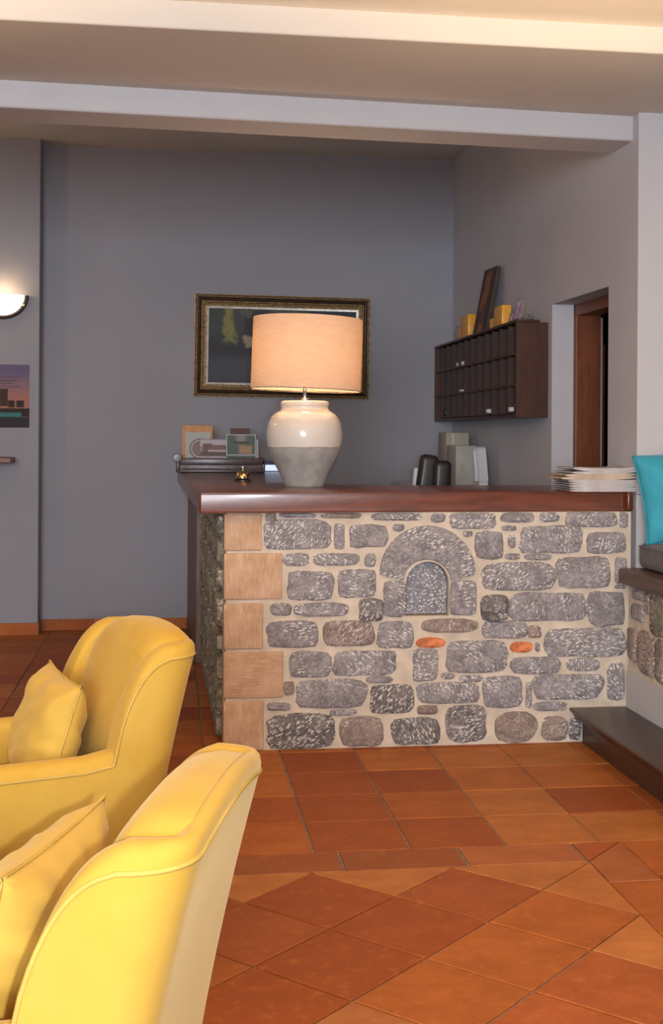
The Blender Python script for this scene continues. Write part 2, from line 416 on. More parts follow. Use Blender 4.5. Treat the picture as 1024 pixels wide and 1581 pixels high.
# ---- door in the right wall
dr = empty('door_1', (xr(df)+.12, df, 0)); dr['kind'] = 'structure'
def wbox(px0, px1, y0, y1, z0, z1): pass
fx = xr(df)+.125
k = (XR1-XR0)/(YR1-YR0)
def P(dx, y, z): return (fx+dx + k*(y-df), y, z)
def door_piece(name, y0, y1, z0, z1, x0, x1, m, bev=.004):
    b = prism([P(x0, y0, 0)[:2], P(x0, y1, 0)[:2], P(x1, y1, 0)[:2], P(x1, y0, 0)[:2]], z0, z1, None, bev)
    bmesh.ops.translate(b, verts=b.verts, vec=Vector((-dr.location.x, -dr.location.y, 0)))
    return link(name, b, m, dr)
door_piece('door_jamb', df-.045, df, 0, dz, 0, .145, M_doorwood)
door_piece('door_jamb', dn, dn+.045, 0, dz, 0, .12, M_doorwood)
door_piece('door_head', dn, df, dz-.065, dz-.0, 0, .12, M_doorwood)
# leaf, opened into the dark room, with a raised panel
lf = extr([(0, 0), (.80, 0), (.80, .04), (0, .04)], 'z', .01, dz-.07, .003)
leaf = link('door_leaf', lf, M_doorwood, dr, loc=(P(.155, df-.05, 0)[0]+.012-dr.location.x, P(.10, df-.02, 0)[1]-dr.location.y, 0))
leaf.rotation_euler = (0, 0, R(90-21))
for z0, z1 in ((.15, .95), (1.05, 1.95)):
    link('door_panel', BX((.12, -.008, z0), (.68, .004, z1), .006), M_doorwood, leaf)

# ------------------------------------------------------------------ RECEPTION COUNTER
YF = 5.512                                                # face of the mortar
cnt = empty('stone_counter', (1.2, YF, 0), 'rubble stone reception counter with sandstone corner blocks and a small arched niche', 'counter')
def rel(p): return Vector(p)-Vector((1.2, YF, 0))
X0, X1, ZT = .236, 2.128, 1.066
nc = hY(660, 900, YF)                                     # niche opening
nx0, nx1 = hY(627, 920, YF).x, hY(693.5, 920, YF).x; nz0 = hY(660, 951, YF).z; nz1 = hY(660, 867, YF).z
nr = (nx1-nx0)/2; ncx = (nx0+nx1)/2; nsp = nz1-nr
arch = [(nx0, nz0), (nx1, nz0)]+[(ncx+nr*cos(pi*i/12), nsp+nr*sin(pi*i/12)) for i in range(0, 13)]
arch_l = arch
# core body with hole for niche
b = bmesh.new()
def V(x, y, z): return b.verts.new((x-1.2, y-YF, z))
ov = [V(X0+.01, YF, 0), V(X1, YF, 0), V(X1, YF, ZT), V(X0+.01, YF, ZT)]
iv = [V(x, YF, z) for x, z in arch]
es = []
for ring in (ov, iv):
    for i in range(len(ring)): es.append(b.edges.new((ring[i], ring[(i+1) % len(ring)])))
bmesh.ops.triangle_fill(b, use_beauty=True, use_dissolve=False, edges=es)
kv = [V(x, YF+.10, z) for x, z in arch]
for i in range(len(iv)): b.faces.new((iv[i], iv[(i+1) % len(iv)], kv[(i+1) % len(iv)], kv[i]))
b.faces.new(kv)
mort = link('mortar_wall', b, M_mortar, cnt)
b = bmesh.new()                                           # returns, back and inner faces
Lp = [(X1, YF+.001), (X1, 6.10), (.72, 6.10), (.72, 7.63), (.205, 7.63), (X0+.01, YF+.001)]
a = [b.verts.new((p[0]-1.2, p[1]-YF, 0)) for p in Lp]; c = [b.verts.new((p[0]-1.2, p[1]-YF, ZT)) for p in Lp]
for i in range(len(Lp)-1): b.faces.new((a[i], a[i+1], c[i+1], c[i]))
b.faces.new(c)
link('mortar_return', b, M_mortar, cnt)

def stone(cx, cz, hw, hh, m, to, prot=.012, ex=5, npts=20, jag=.065, outline=None, name='stone', parent=cnt, org=(0, 0, 0), face=None):
    """one face stone: centre and half sizes on the wall plane; to(u,v,depth)->world"""
    b = bmesh.new(); seed = random.uniform(0, 100); ring0 = []
    if outline is None:
        pts = []
        for i in range(npts):
            t = 2*pi*(i+.5)/npts; cxx, czz = cos(t), sin(t)
            r = 1/((abs(cxx)**ex+abs(czz)**ex)**(1/ex))
            r *= 1+jag*noise.noise(Vector((cxx*1.6+seed, czz*1.6, seed)))*1.6+random.uniform(-jag, jag)*.35
            pts.append((cxx*r*hw, czz*r*hh))
    else: pts = [(u-cx, v-cz) for u, v in outline]
    mn = min(hw, hh); rings = []
    for ins, dep in ((0, -.004), (.004, prot*.55), (.011, prot*.9), (.45*mn, prot*1.05)):
        ins = min(ins, mn*.5); rg = []
        for u, v in pts:
            L = hypot(u, v); s = 1-ins/max(L, 1e-4)
            if ins > mn*.4: s = 1-.5
            rg.append(b.verts.new(to(cx+u*s, cz+v*s, dep+random.uniform(-1, 1)*(.0015 if dep > 0 else 0)))) if not outline or ins < mn*.4 else None
        if rg and rg[0] is not None: rings.append(rg)
    n = len(pts)
    for A_, B_ in zip(rings, rings[1:]):
        for i in range(n): b.faces.new((A_[i], A_[(i+1) % n], B_[(i+1) % n], B_[i]))
    if outline: b.faces.new(rings[-1])
    else:
        cv = b.verts.new(to(cx, cz, prot*1.1))
        for i in range(n): b.faces.new((rings[-1][i], rings[-1][(i+1) % n], cv))
    # put the origin on the stone
    ctr = to(cx, cz, 0); bmesh.ops.translate(b, verts=b.verts, vec=-ctr)
    o = link(name, b, m, parent, smooth=50); o.location = ctr-Vector(parent.location)
    return o
def front(u, v, d): return Vector((u, YF-d, v))
def fpx(x, y): p = hY(x, y, YF-.008); return p.x, p.z
def fstone(x0, y0, x1, y1, m=None, **k):
    m = m or M_stone
    a = fpx(x0, y0); c = fpx(x1, y1)
    z1 = min(a[1], ZT-.001); z0 = max(c[1], .002); u0, u1 = a[0], min(c[0], X1-.002)
    return stone((u0+u1)/2, (z0+z1)/2, (u1-u0)/2*1.03, (z1-z0)/2*1.03, m, front, **k)
def C6(*a): return (280+a[0]/2.695, 740+a[1]/2.695, 280+a[2]/2.695, 740+a[3]/2.695)
def C7(*a): return (640+a[0]/2.667, 740+a[1]/2.667, 640+a[2]/2.667, 740+a[3]/2.667)
# sandstone corner blocks, dressed square, showing a face to the front and to the left
for x0, y0, x1, y1 in ((178, 145, 335, 297), (178, 309, 420, 499), (178, 518, 340, 706), (178, 720, 423, 909), (178, 925, 342, 1128)):
    q = C6(x0, y0, x1, y1); a = fpx(q[0], q[1]); c = fpx(q[2], q[3])
    z1 = min(a[1], ZT-.001); z0 = max(.001, c[1])
    blk = BX((0, 0, 0), (c[0]-X0, .13, z1-z0), .006, 2)
    for v in blk.verts: v.co += Vector((random.uniform(-.001, .001),)*3)
    o = link('corner_block', blk, M_quoin, cnt, smooth=50); o.location = rel((X0, YF-.009, z0))
for a in ((350, 168, 622, 292), (636, 188, 682, 290), (698, 190, 860, 285), (880, 186, 930, 218), (426, 308, 534, 362),
          (548, 308, 746, 360), (762, 310, 812, 365), (440, 385, 634, 503), (652, 376, 812, 494), (370, 515, 462, 570),
          (474, 515, 698, 572), (358, 592, 570, 700), (450, 718, 622, 825), (634, 716, 898, 815), (770, 820, 880, 850),
          (480, 836, 766, 950), (356, 930, 456, 965), (620, 957, 730, 985), (818, 592, 966, 705)):
    fstone(*C6(*a), ex=3.2 if a[3]-a[1] < 60 else 5.5)
fstone(*C6(594, 592, 804, 694), m=M_stoneB)
fstone(*C6(426, 843, 472, 900), m=M_stoneB)
fstone(*C6(786, 856, 968, 975), m=M_stoneD)
fstone(*C6(360, 978, 642, 1122), m=M_stoneD)
fstone(*C6(662, 990, 840, 1112), m=M_stoneB)
fstone(*C6(350, 140, 396, 178), m=M_stoneB)
fstone(*C6(410, 140, 560, 161)); fstone(*C6(585, 140, 750, 163), m=M_stoneB); fstone(*C6(790, 140, 1000, 172))
fstone(*C6(740, 498, 843, 592), m=M_stoneD, prot=.03, ex=5)
for a in ((-5, 700, 100, 832), (15, 840, 268, 922), (70, 140, 130, 180), (148, 136, 338, 205), (360, 133, 495, 180), (520, 133, 600, 178),
          (626, 133, 836, 198), (846, 133, 882, 200), (358, 190, 425, 213), (200, 212, 242, 238), (252, 215, 370, 328), (386, 228, 420, 285),
          (438, 192, 692, 305), (710, 218, 874, 305), (374, 305, 440, 332), (455, 307, 568, 334), (276, 345, 577, 456), (588, 320, 810, 446),
          (826, 322, 878, 430), (826, 434, 872, 452), (392, 468, 710, 582), (718, 462, 868, 604), (283, 585, 465, 656),
          (540, 615, 868, 730), (497, 672, 520, 712), (132, 668, 380, 796), (400, 735, 602, 801), (630, 738, 766, 790), (110, 797, 168, 825),
          (184, 808, 284, 837), (286, 812, 444, 942), (460, 838, 486, 942), (495, 806, 772, 906), (795, 762, 868, 910), (490, 918, 630, 956)):
    fstone(*C7(*a), ex=3.2 if a[3]-a[1] < 60 else 5.5)
fstone(*C7(30, 575, 265, 632), ex=2.4, m=M_stoneB)
fstone(*C7(468, 603, 525, 656), m=M_stoneB, ex=4)
fstone(*C7(-92, 985, 106, 1092), m=M_stoneD); fstone(*C7(12, 932, 96, 970), m=M_stoneB)
for a in ((128, 932, 300, 1082), (525, 975, 632, 1078), (332, 962, 505, 1082), (638, 985, 690, 1076)): fstone(*C7(*a), m=M_stoneB if a[0] in (332, 525) else M_stoneD, ex=3)
fstone(*C7(276, 478, 389, 583), m=M_stoneD, prot=.03, ex=5)
fstone(*C7(10, 652, 128, 695), m=M_brick, ex=2.6, name='brick'); fstone(*C7(395, 670, 492, 715), m=M_brick, ex=2.6, name='brick')
# jamb stones and arch stone of the niche
for a in (C6(842, 425, 938, 572), C7(147, 418, 258, 560)):
    fstone(*a, ex=7, m=M_stone, jag=.02)
oc = fpx(661, 888); iarc = [(660+36*cos(t), 905+40*sin(t)) for t in ()]
opts = []
for i in range(19):                                       # outer curve, right foot to left foot
    t = pi*i/18; opts.append(fpx(661+75*cos(t)*(1+.02*sin(9*t)), 887-76*sin(t)))
ipts = []
for i in range(15):
    t = pi-pi*i/14; ipts.append(fpx(660+34*cos(t), 896-30*sin(t)) if 0 < i < 14 else fpx(660+(34 if i else -34), 897))
ring_o = [front(u, v, 0) for u, v in opts]; b = bmesh.new()
M_ = 18; arcs = []
for k_ in range(M_+1):
    t = pi*k_/M_; o_ = fpx(661+75*cos(t), 887-76*sin(t)); i_ = fpx(660+35.5*cos(t), 897-32*sin(t))
    L = [(o_, -.004), ((o_[0]*.97+i_[0]*.03, o_[1]*.97+i_[1]*.03), .010), ((o_[0]*.8+i_[0]*.2, o_[1]*.8+i_[1]*.2), .014),
         ((o_[0]*.3+i_[0]*.7, o_[1]*.3+i_[1]*.7), .014), ((o_[0]*.04+i_[0]*.96, o_[1]*.04+i_[1]*.96), .010), (i_, -.004)]
    arcs.append([b.verts.new(front(p[0], p[1], d+random.uniform(-.001, .001))-front(oc[0], oc[1], 0)) for p, d in L])
for A_, B_ in zip(arcs, arcs[1:]):
    for i in range(5): b.faces.new((A_[i], A_[i+1], B_[i+1], B_[i]))
b.faces.new(arcs[0]); b.faces.new(arcs[-1][::-1])
o = link('arch_stone', b, M_stone, cnt, smooth=50); o.location = rel(front(oc[0], oc[1], 0))
o['label'] = 'half round stone spanning the niche'
M_niche = stone_mat('pitted niche stone', (.20, .20, .22), (.36, .36, .40), (.72, .72, .75), .40, (50, 50, 50))
b = extr([(x, z) for x, z in [(ncx+(p[0]-ncx)*.97, p[1]-.004 if p[1] > nz0+.01 else p[1]+.004) for p in arch]], 'y', YF+.035, YF+.098, .006)
bmesh.ops.translate(b, verts=b.verts, vec=-Vector((ncx, YF+.05, nsp)))
o = link('niche_stone', b, M_niche, cnt, smooth=40); o.location = rel((ncx, YF+.05, nsp)); o['label'] = 'pale pitted stone set back in the arch'
# left face of the counter: rough rubble
def leftface(u, v, d): return Vector((X0+.006-(u-YF)*.0145-d, u, v))
z = .01
while z < ZT-.05:
    h = random.uniform(.09, .19); h = min(h, ZT-.005-z)
    y = YF+.135
    while y < 7.55:
        w = random.uniform(.16, .42); w = min(w, 7.62-y)
        if w > .06: stone(y+w/2, z+h/2, w/2-.008, h/2-.008, M_stoneM, leftface, prot=.03, ex=4, npts=14, jag=.09)
        y += w
    z += h
# timber-clad end of the counter leg further back
b = prism([(.155, 7.66), (.72, 7.66), (.72, 9.0), (.12, 9.0)], 0, 1.066, None, .005)
bmesh.ops.translate(b, verts=b.verts, vec=-Vector((.4, 8.3, 0)))
o = link('counter_cabinet', b, wood('weathered cabinet wood', (.22, .13, .09), (.10, .065, .05), .5, (14, 14, 1.5)))
o.location = (.4, 8.3, 0); tag(o, 'tall narrow timber cabinet carrying the rear end of the countertop', 'cabinet')
link('cabinet_plinth', BX((-.27, -.60, 0), (.31, .66, .07)), M_rackwood, o)

# L-shaped varnished top
a = hZ(308, 761, 1.158); c = hZ(988, 758.5, 1.158)
ya = a.y
TP = [(a.x, a.y), (2.150, c.y), (2.150, YR0-.014), (2.118, YR0-.014), (2.118, 6.27), (.80, 6.27), (.80, 8.98), (.045, 8.98)]
b = prism([(p[0]-1.2, p[1]-5.9) for p in TP], 1.067, 1.158, None, .010)
o = link('countertop', b, M_slab, None, smooth=35); o.location = (1.2, 5.9, 0)
tag(o, 'glossy red-brown wooden countertop running in an L over the stone counter', 'countertop')
link('edge_line', BX((a.x+.015-1.2, a.y-5.9-.0015, 1.1495), (2.14-1.2, a.y-5.9+.004, 1.1515)), M_rackwood, o)

# ------------------------------------------------------------------ BUILT-IN BENCH AND STEP
XB = 2.10
bn = empty('stone_bench', (XB, 4.6, 0), 'built-in wall bench with rubble stone front and white plinth beside the counter', 'bench')
def brel(p): return Vector(p)-Vector((XB, 4.6, 0))
zp = hX(1000, 1050, XB).z
zseat0 = hX(966, 903, XB-.03).z; zseat1 = hX(967, 879, XB-.03).z
YE = 5.484
b = BX((0, 2.2-4.6, 0), (.98, YE-4.6, .33)); link('plaster_plinth', b, M_white, bn)
b = BX((.010, 2.2-4.6, .33), (.98, YE-4.6, zseat0)); link('mortar_wall', b, M_mortar, bn)
def bface(u, v, d): return Vector((XB+.010-d, u, v))
def bp(x, y): p = hX(x, y, XB); return p.y, p.z
def bstone(x0, y0, x1, y1, m): 
    p = bp(x0, y0); q = bp(x1, y1); ya_, yb_ = max(q[0], 3.2), min(p[0], YE-.003)
    z1 = min(.5*(p[1]+bp(x1, y0)[1]), zseat0-.004); z0 = max(.5*(q[1]+bp(x0, y1)[1]), .335)
    stone((ya_+yb_)/2, (z0+z1)/2, (yb_-ya_)/2, (z1-z0)/2, m, bface, prot=.014, ex=6, jag=.08, parent=bn)
D8 = lambda a0, b0, a1, b1: (860+a0/3.59, 820+b0/3.59, 860+a1/3.59, 820+b1/3.59)
for a_, m_ in (((414, 322, 476, 388), M_stone), ((408, 402, 474, 500), M_stone), ((482, 335, 512, 465), M_stoneB), ((516, 345, 592, 590), M_stoneM),
               ((390, 532, 436, 720), M_stoneB), ((442, 560, 536, 800), M_stoneB), ((542, 600, 592, 845), M_stoneB)): bstone(*D8(*a_), m_)
z = .34
while z < zseat0-.05:
    h = min(random.uniform(.1, .18), zseat0-.004-z); y = 2.25
    while y < 4.88:
        w = min(random.uniform(.2, .4), 4.9-y)
        if w > .08: stone(y+w/2, z+h/2, w/2-.01, h/2-.01, random.choice([M_stone, M_stoneB, M_stoneM]), bface, prot=.014, parent=bn)
        y += w
    z += h
o = link('bench_board', BX((-.045, 2.15-4.6, zseat0), (.99, 5.482-4.6, zseat1), .012), M_benchwood, bn, smooth=40)
cz0 = zseat1
b = BX((2.145, 3.4, cz0), (3.08, 5.475, cz0+.12), .035, 4)
bmesh.ops.translate(b, verts=b.verts, vec=-Vector((2.6, 4.6, cz0)))
o = link('seat_pad', b, M_grey, None, smooth=True); o.location = (2.6, 4.6, cz0)
tag(o, 'grey fabric seat pad lying on the wooden bench board', 'seat pad')
b = tube([(2.142-2.6, y-4.6, .104) for y in (3.44, 4.4, 5.44)], .004); link('piping', b, M_grey, o)
# step
sp = empty('wooden_step', (2.0, 4.5, 0), 'dark brown wooden step with moulded nosing in front of the bench', 'step')
XS = hZ(895, 1144, 0).x; Xn = hY(879, 1092, 5.49).x; zst = hY(879, 1092, 5.49).z
prof = [(Xn, zst), (Xn, zst-.014), (Xn+.010, zst-.022), (Xn+.022, zst-.034), (Xn+.028, zst-.050), (Xn+.045, zst-.058), (XB-.004, zst-.058), (XB-.004, zst)]
b = extr([(p[0]-2.0, p[1]) for p in prof], 'y', 2.0-4.5, 5.484-4.5, .002); link('tread', b, M_step, sp, smooth=30)
b = BX((XS+.0-2.0, 2.02-4.5, 0), (XB-.006-2.0, 5.483-4.5, zst-.058)); link('riser', b, M_step, sp)

# ------------------------------------------------------------------ CUSHIONS
def cushion(w, h, t, seed, pinch=.07, n=30, wr=.006):
    b = bmesh.new(); g = {}
    for s in (1, -1):
        for i in range(n+1):
            for j in range(n+1):
                u = -1+2*i/n; v = -1+2*j/n
                if s == -1 and (i in (0, n) or j in (0, n)): g[s, i, j] = g[1, i, j]; continue
                px = u*(1-pinch*(1-v**2)*abs(u)); pz = v*(1-pinch*(1-u**2)*abs(v))
                th = t*(max(0, (1-u**4)*(1-v**4)))**.62*(1-.22*(u*u+v*v)*.5)
                edge = (1-u*u)*(1-v*v)
                nz = noise.noise(Vector((u*2.2+seed, v*2.2, s*3.1)))*wr*2*min(1, edge*4)
                rad = (1-min(1, edge*1.6))*min(1, edge*9)
                nz += rad*sin(14*math.atan2(v, u)+seed*3+4*noise.noise(Vector((u*2, v*2, seed))))*wr*.55
                nz += wr*.9*noise.noise(Vector((u*3-v*5+seed, v*1.2+u*1.0, s)))*min(1, edge*5)
                g[s, i, j] = b.verts.new((px*w/2, s*(th+nz) , pz*h/2))
    for s in (1, -1):
        for i in range(n):
            for j in range(n):
                q = (g[s, i, j], g[s, i+1, j], g[s, i+1, j+1], g[s, i, j+1])
                b.faces.new(q if s == 1 else q[::-1])
    edge = []
    N = n
    idx = [(i, 0) for i in range(N)]+[(N, j) for j in range(N)]+[(N-i, N) for i in range(N)]+[(0, N-j) for j in range(N)]
    edge = [g[1, i, j].co.copy() for i, j in idx]
    return b, edge
def put_cushion(label, mat, seam, w, h, t, loc, rot, seed, cat='cushion', name='throw_cushion', wr=.006):
    b, e = cushion(w, h, t, seed, wr=wr)
    o = link(name, b, mat, None, smooth='all'); o.location = loc; o.rotation_euler = rot
    tag(o, label, cat); link('piping', tube(e, .0035, 6, closed=True), seam, o, smooth='all')
    return o

# ------------------------------------------------------------------ ARMCHAIR
def armchair(name, label, loc, rz):
    root = empty(name, loc, label, 'armchair', 'yellow armchairs', rz=rz)
    Wd, xb, xf, r, ts, tb = .30, -.33, .37, .095, .085, .045
    zb = .10
    # plan path, near side first (y=-Wd)
    path = []
    def hgt(x, y, back):
        if back: return .862+.022*(1-(y/(Wd-r))**2)
        q = min(1, max(0, (-.172-x)/.105))
        return .590 + .010*sm(-.11, -.172, x) + .262*(1-(1-q)**3.2)**.52
    xs = [xf+(-.10-xf)*i/16 for i in range(16)]+[-.10+(xb+r+.10)*i/30 for i in range(31)]; ns = len(xs)
    for x in xs:                                          # side from the front to the corner arc, dense at the wing
        path.append((x, -Wd, x, -Wd+ts, hgt(x, -Wd, False)))
    for i in range(1, 10):                                # rounded outer corner, square inner corner
        a = pi/2*i/10
        ox, oy = xb+r-r*sin(a), -Wd+r-r*cos(a)
        ix = (xb+r)+(xb+tb-(xb+r))*min(1, 2*i/10); iy = -Wd+ts
        path.append((ox, oy, max(ix, xb+tb), iy, hgt(xb, oy, False)))
    nb = 24
    for i in range(nb+1):
        y = -Wd+r+(2*Wd-2*r)*i/nb; path.append((xb, y, xb+tb, max(-Wd+ts, min(Wd-ts, y)), hgt(xb, y, True)))
    half = path[:ns+9]
    path += [(p[0], -p[1], p[2], -p[3], p[4]) for p in reversed(half)]
    def lean(x, y, z):                                    # the back reclines, the arms stay upright
        w = sm(.10, xb, x); k = max(0, z-zb)
        return Vector((x-.15*w*k/.76*(.6+.4*k/.76), y*(1-.05*(1-w)*0+.03*w*k), z))
    b = bmesh.new(); rows = []; seam = []
    NO, NA, NI = 9, 8, 6
    M = len(path)
    for i, (ox, oy, ix, iy, H) in enumerate(path):
        th = hypot(ox-ix, oy-iy); rz_ = .034
        fr = min(i, M-1-i); sc = 1.0                      # round the arm front
        col = []
        if fr < 4:
            sc = (0.35, .72, .9, .98)[fr]
        mx, my = (ox+ix)/2, (oy+iy)/2
        def L(t): return (mx+(ox-mx)*sc*(1-2*t) if True else 0, my+(oy-my)*sc*(1-2*t))
        Ht = H-(1-sc)*.04
        for k in range(NO+1):
            z = zb+(Ht-rz_-zb)*k/NO; p = L(0); col.append(lean(p[0], p[1], z))
        seam.append(col[-1].copy())
        for k in range(1, NA):
            a = pi*k/NA; t = (1-cos(a))/2; p = L(t); col.append(lean(p[0], p[1], Ht-rz_+rz_*sin(a)))
        for k in range(NI+1):
            z = Ht-rz_+(.30-(Ht-rz_))*k/NI; p = L(1); col.append(lean(p[0], p[1], z))
        rows.append([b.verts.new(c) for c in col])
    for A_, B_ in zip(rows, rows[1:]):
        for k in range(len(A_)-1): b.faces.new((A_[k], A_[k+1], B_[k+1], B_[k]))
        b.faces.new((A_[0], B_[0], B_[-1], A_[-1]))
    b.faces.new(rows[0]); b.faces.new(rows[-1][::-1])
    link('shell', b, M_yel, root, smooth=55)
    tb_ = tube([p+Vector((0, 0, 0)) for p in seam[4:-4]], .0042, 6); link('piping', tb_, M_yelseam, root, smooth='all')
    # padded backrest between the wings, its top flush with the rail
    b = bmesh.new(); rows = []
    yw = Wd-ts-.001; n = 20
    for i in range(n+1):
        y = -yw+2*yw*i/n; H = hgt(xb, y, True)+.004-.020*abs(y/yw)**10; f = .012*(1-(y/yw)**4)
        pts = [(xb+.022, .30), (xb+.022, H-.02), (xb+.028, H-.001), (xb+tb+.015, H+.003), (xb+tb+.045, H-.004), (xb+tb+.056, H-.018), (xb+tb+.068, H-.045), (xb+tb+.074+f*.4, H-.085)]
        for k in range(1, 9):
            z = H-.085-(H-.085-.36)*k/8; pts.append((xb+tb+.074+f*(1-abs(k/8-.5))+.012*sin(pi*k/8), z))
        pts.append((xb+tb+.072, .30))
        rows.append([b.verts.new(lean(x, y, z)+Vector((-.0, 0, 0))) for x, z in pts])
    for A_, B_ in zip(rows, rows[1:]):
        m_ = len(A_)
        for k in range(m_): b.faces.new((A_[k], A_[(k+1) % m_], B_[(k+1) % m_], B_[k]))
    b.faces.new(rows[0][::-1]); b.faces.new(rows[-1])
    link('backrest', b, M_yel, root, smooth=55)
    b = BX((-.20, -yw+.004, .32), (xf-.01, yw-.004, .43), .035, 5)
    for v in b.verts:
        if v.co.z > .385: v.co.z += .018*(1-(v.co.y/yw)**2)*(1-((v.co.x-.08)/.3)**2)
    link('seat_cushion', b, M_yel, root, smooth=55)
    link('seat_base', BX((xb+.02, -yw, .10), (xf-.02, yw, .322), .01), M_yel, root)
    for sx in (xb+.04, xf-.06):
        for sy in (-Wd+.05, Wd-.05):
            b = lathe([(.013, 0), (.022, .105)], 12); bmesh.ops.translate(b, verts=b.verts, vec=Vector((sx, sy, 0))); link('leg', b, M_step, root, smooth=60)
    return root
c1 = armchair('armchair', 'yellow velvet armchair facing left, the farther of the two, beside the counter', (-.456, 3.384, 0), R(200))
c2 = armchair('armchair', 'yellow velvet armchair nearest the viewer, seen from behind its curved back', (-.356, 2.045, 0), R(165))
def on(c, x, y, z):
    a = c.rotation_euler.z; return (c.location.x+x*cos(a)-y*sin(a), c.location.y+x*sin(a)+y*cos(a), z)
put_cushion('yellow throw cushion leaning against the backrest of the farther armchair', M_yelpillow, M_yelseam, .41, .33, .075,
            (-.335, 3.46, .592), (R(-17), 0, R(-73)), 1.7)
put_cushion('yellow throw cushion standing in the armchair nearest the viewer', M_yelpillow, M_yelseam, .44, .32, .08,
            (-.225, 2.14, .58), (R(-15), 0, R(-107.4)), 5.2)
put_cushion('teal cushion leaning on the white wall at the end of the bench', M_teal, M_teal, .50, .42, .075,
            (2.375, 5.39, cz0+.12+.222), (R(-9), R(-7), R(-4)), 8.1, wr=.008)

# ------------------------------------------------------------------ TABLE LAMP
lc = hZ(473, 752, 1.158); lc.y += .09
ps = .00321*lc.y/6.05
lp = empty('table_lamp', (lc.x, lc.y, 1.158), 'large table lamp with peach drum shade and two-tone ceramic urn base', 'lamp')
H0 = 751
def vz(y): return (H0-y)*ps
prof_low = [(.0, 0), (29.5, 751), (31, 749), (33.5, 742), (39, 730), (45, 719), (51, 708), (55, 698), (57, 690)]
pl = [(0, 0.0)]+[(r_*ps, vz(y)) for r_, y in prof_low[1:]]
def sprof(pts, k=4):
    out = []
    for i in range(len(pts)-1):
        p0 = pts[max(0, i-1)]; p1 = pts[i]; p2 = pts[i+1]; p3 = pts[min(len(pts)-1, i+2)]
        for j in range(k):
            t = j/k; out.append(tuple(.5*((2*p1[d])+(-p0[d]+p2[d])*t+(2*p0[d]-5*p1[d]+4*p2[d]-p3[d])*t*t+(-p0[d]+3*p1[d]-3*p2[d]+p3[d])*t**3) for d in (0, 1)))
    return out+[pts[-1]]
up = [(57, 690), (58.5, 680), (59, 670), (57.5, 658), (53, 647), (46, 639), (38.5, 634), (36.5, 630), (37.5, 625), (36.5, 621), (33, 619.5)]
upp = sprof([(r_*ps, vz(y)) for r_, y in up])+[(0, vz(619))]
M_glaze = None
def glaze():
    n = NT('crackled cream glaze'); c = n.coord()
    vo = n.new('ShaderNodeTexVoronoi', feature='DISTANCE_TO_EDGE'); n.l.new(c, vo.inputs['Vector']); vo.inputs['Scale'].default_value = 70
    cr = n.ramp(vo.outputs['Distance'], .045, .0)
    f = n.noise(c, 30, 4)
    n.bump(n.math('SUBTRACT', n.math('MULTIPLY', f, .6), n.math('MULTIPLY', cr, .25)), .22, .004)
    return n.fin(n.mix(n.math('MULTIPLY', cr, .22), (.74, .68, .61), (.50, .42, .35)), .16, Coat_Weight=.4, Coat_Roughness=.08)
b = lathe(upp, 64, cap=False)
for v in b.verts:                                         # the glaze edge wanders
    if abs(v.co.z-vz(690)) < .004:
        a = math.atan2(v.co.y, v.co.x); v.co.z += .006*noise.noise(Vector((a*1.3, 0, 2)))+.003*noise.noise(Vector((a*6, 1, 2)))
o = link('urn_glazed_body', b, glaze(), lp, smooth='all'); o['label'] = 'glossy crackled cream upper half'
o = link('urn_raw_body', lathe(sprof(pl[1:-1])+[(56.9*ps, vz(686))], 64), plain('raw grey stoneware', (.36, .34, .32), .85, .12, 18, .4, 90), lp, smooth=60); o['label'] = 'matt grey lower half'
link('lamp_neck', lathe([(.022, vz(619.5)), (.022, vz(617)), (.009, vz(615)), (.009, vz(600)), (.014, vz(598)), (.014, vz(592))], 20), M_chrome, lp, smooth=40)
def shade_mat():
    n = NT('peach linen shade'); c = n.coord()
    g = n.noise(n.mapping(c, (6, 6, 160)), 3, 4, .7); g2 = n.noise(n.mapping(c, (8, 8, 30)), 2, 3)
    col = n.mix(n.ramp(n.math('ADD', n.math('MULTIPLY', g, .6), n.math('MULTIPLY', g2, .4)), .35, .65), (.76, .60, .44), (.86, .69, .53))
    d = n.new('ShaderNodeBsdfDiffuse'); t = n.new('ShaderNodeBsdfTranslucent'); mx = n.new('ShaderNodeMixShader')
    n.put(d.inputs[0], col); n.put(t.inputs[0], n.mix(.2, col, (.95, .68, .45))); mx.inputs[0].default_value = .38
    n.l.new(d.outputs[0], mx.inputs[1]); n.l.new(t.outputs[0], mx.inputs[2]); n.l.new(mx.outputs[0], n.out.inputs[0])
    return n.m
rs, hs = 84.5*ps, 110*ps
b = lathe([(rs*1.006, 0), (rs, hs), (rs-.003, hs), (rs*1.006-.003, 0), (rs*1.006, 0)], 72, cap=False)
sh = link('lamp_shade', b, shade_mat(), lp, smooth=40)
sh.location = (.004, 0, vz(603.5)); sh.rotation_euler = (0, R(1.7), 0)
b = tube([(rs*cos(t), rs*sin(t), .003) for t in [2*pi*i/48 for i in range(48)]], .0025, 6, closed=True)
for i in range(3): tube([(0, 0, 0), ((rs-.002)*cos(2.1*i+.4), (rs-.002)*sin(2.1*i+.4), .003)], .002, 6, b)
link('shade_ring', b, M_chrome, sh)
n = NT('warm bulb'); M_bulb = n.fin((1, .9, .7), .3, Emission_Color=(1, .72, .42), Emission_Strength=14)
b = bmesh.new(); bmesh.ops.create_uvsphere(b, u_segments=16, v_segments=10, radius=.032); bmesh.ops.translate(b, verts=b.verts, vec=Vector((0, 0, .13)))
link('bulb', b, M_bulb, lp, smooth='all').location = (0, 0, vz(603.5))
light('lamp_bulb', 'POINT', (lc.x, lc.y, 1.158+vz(603.5)+.18), 8.5, (1, .76, .50), .035)

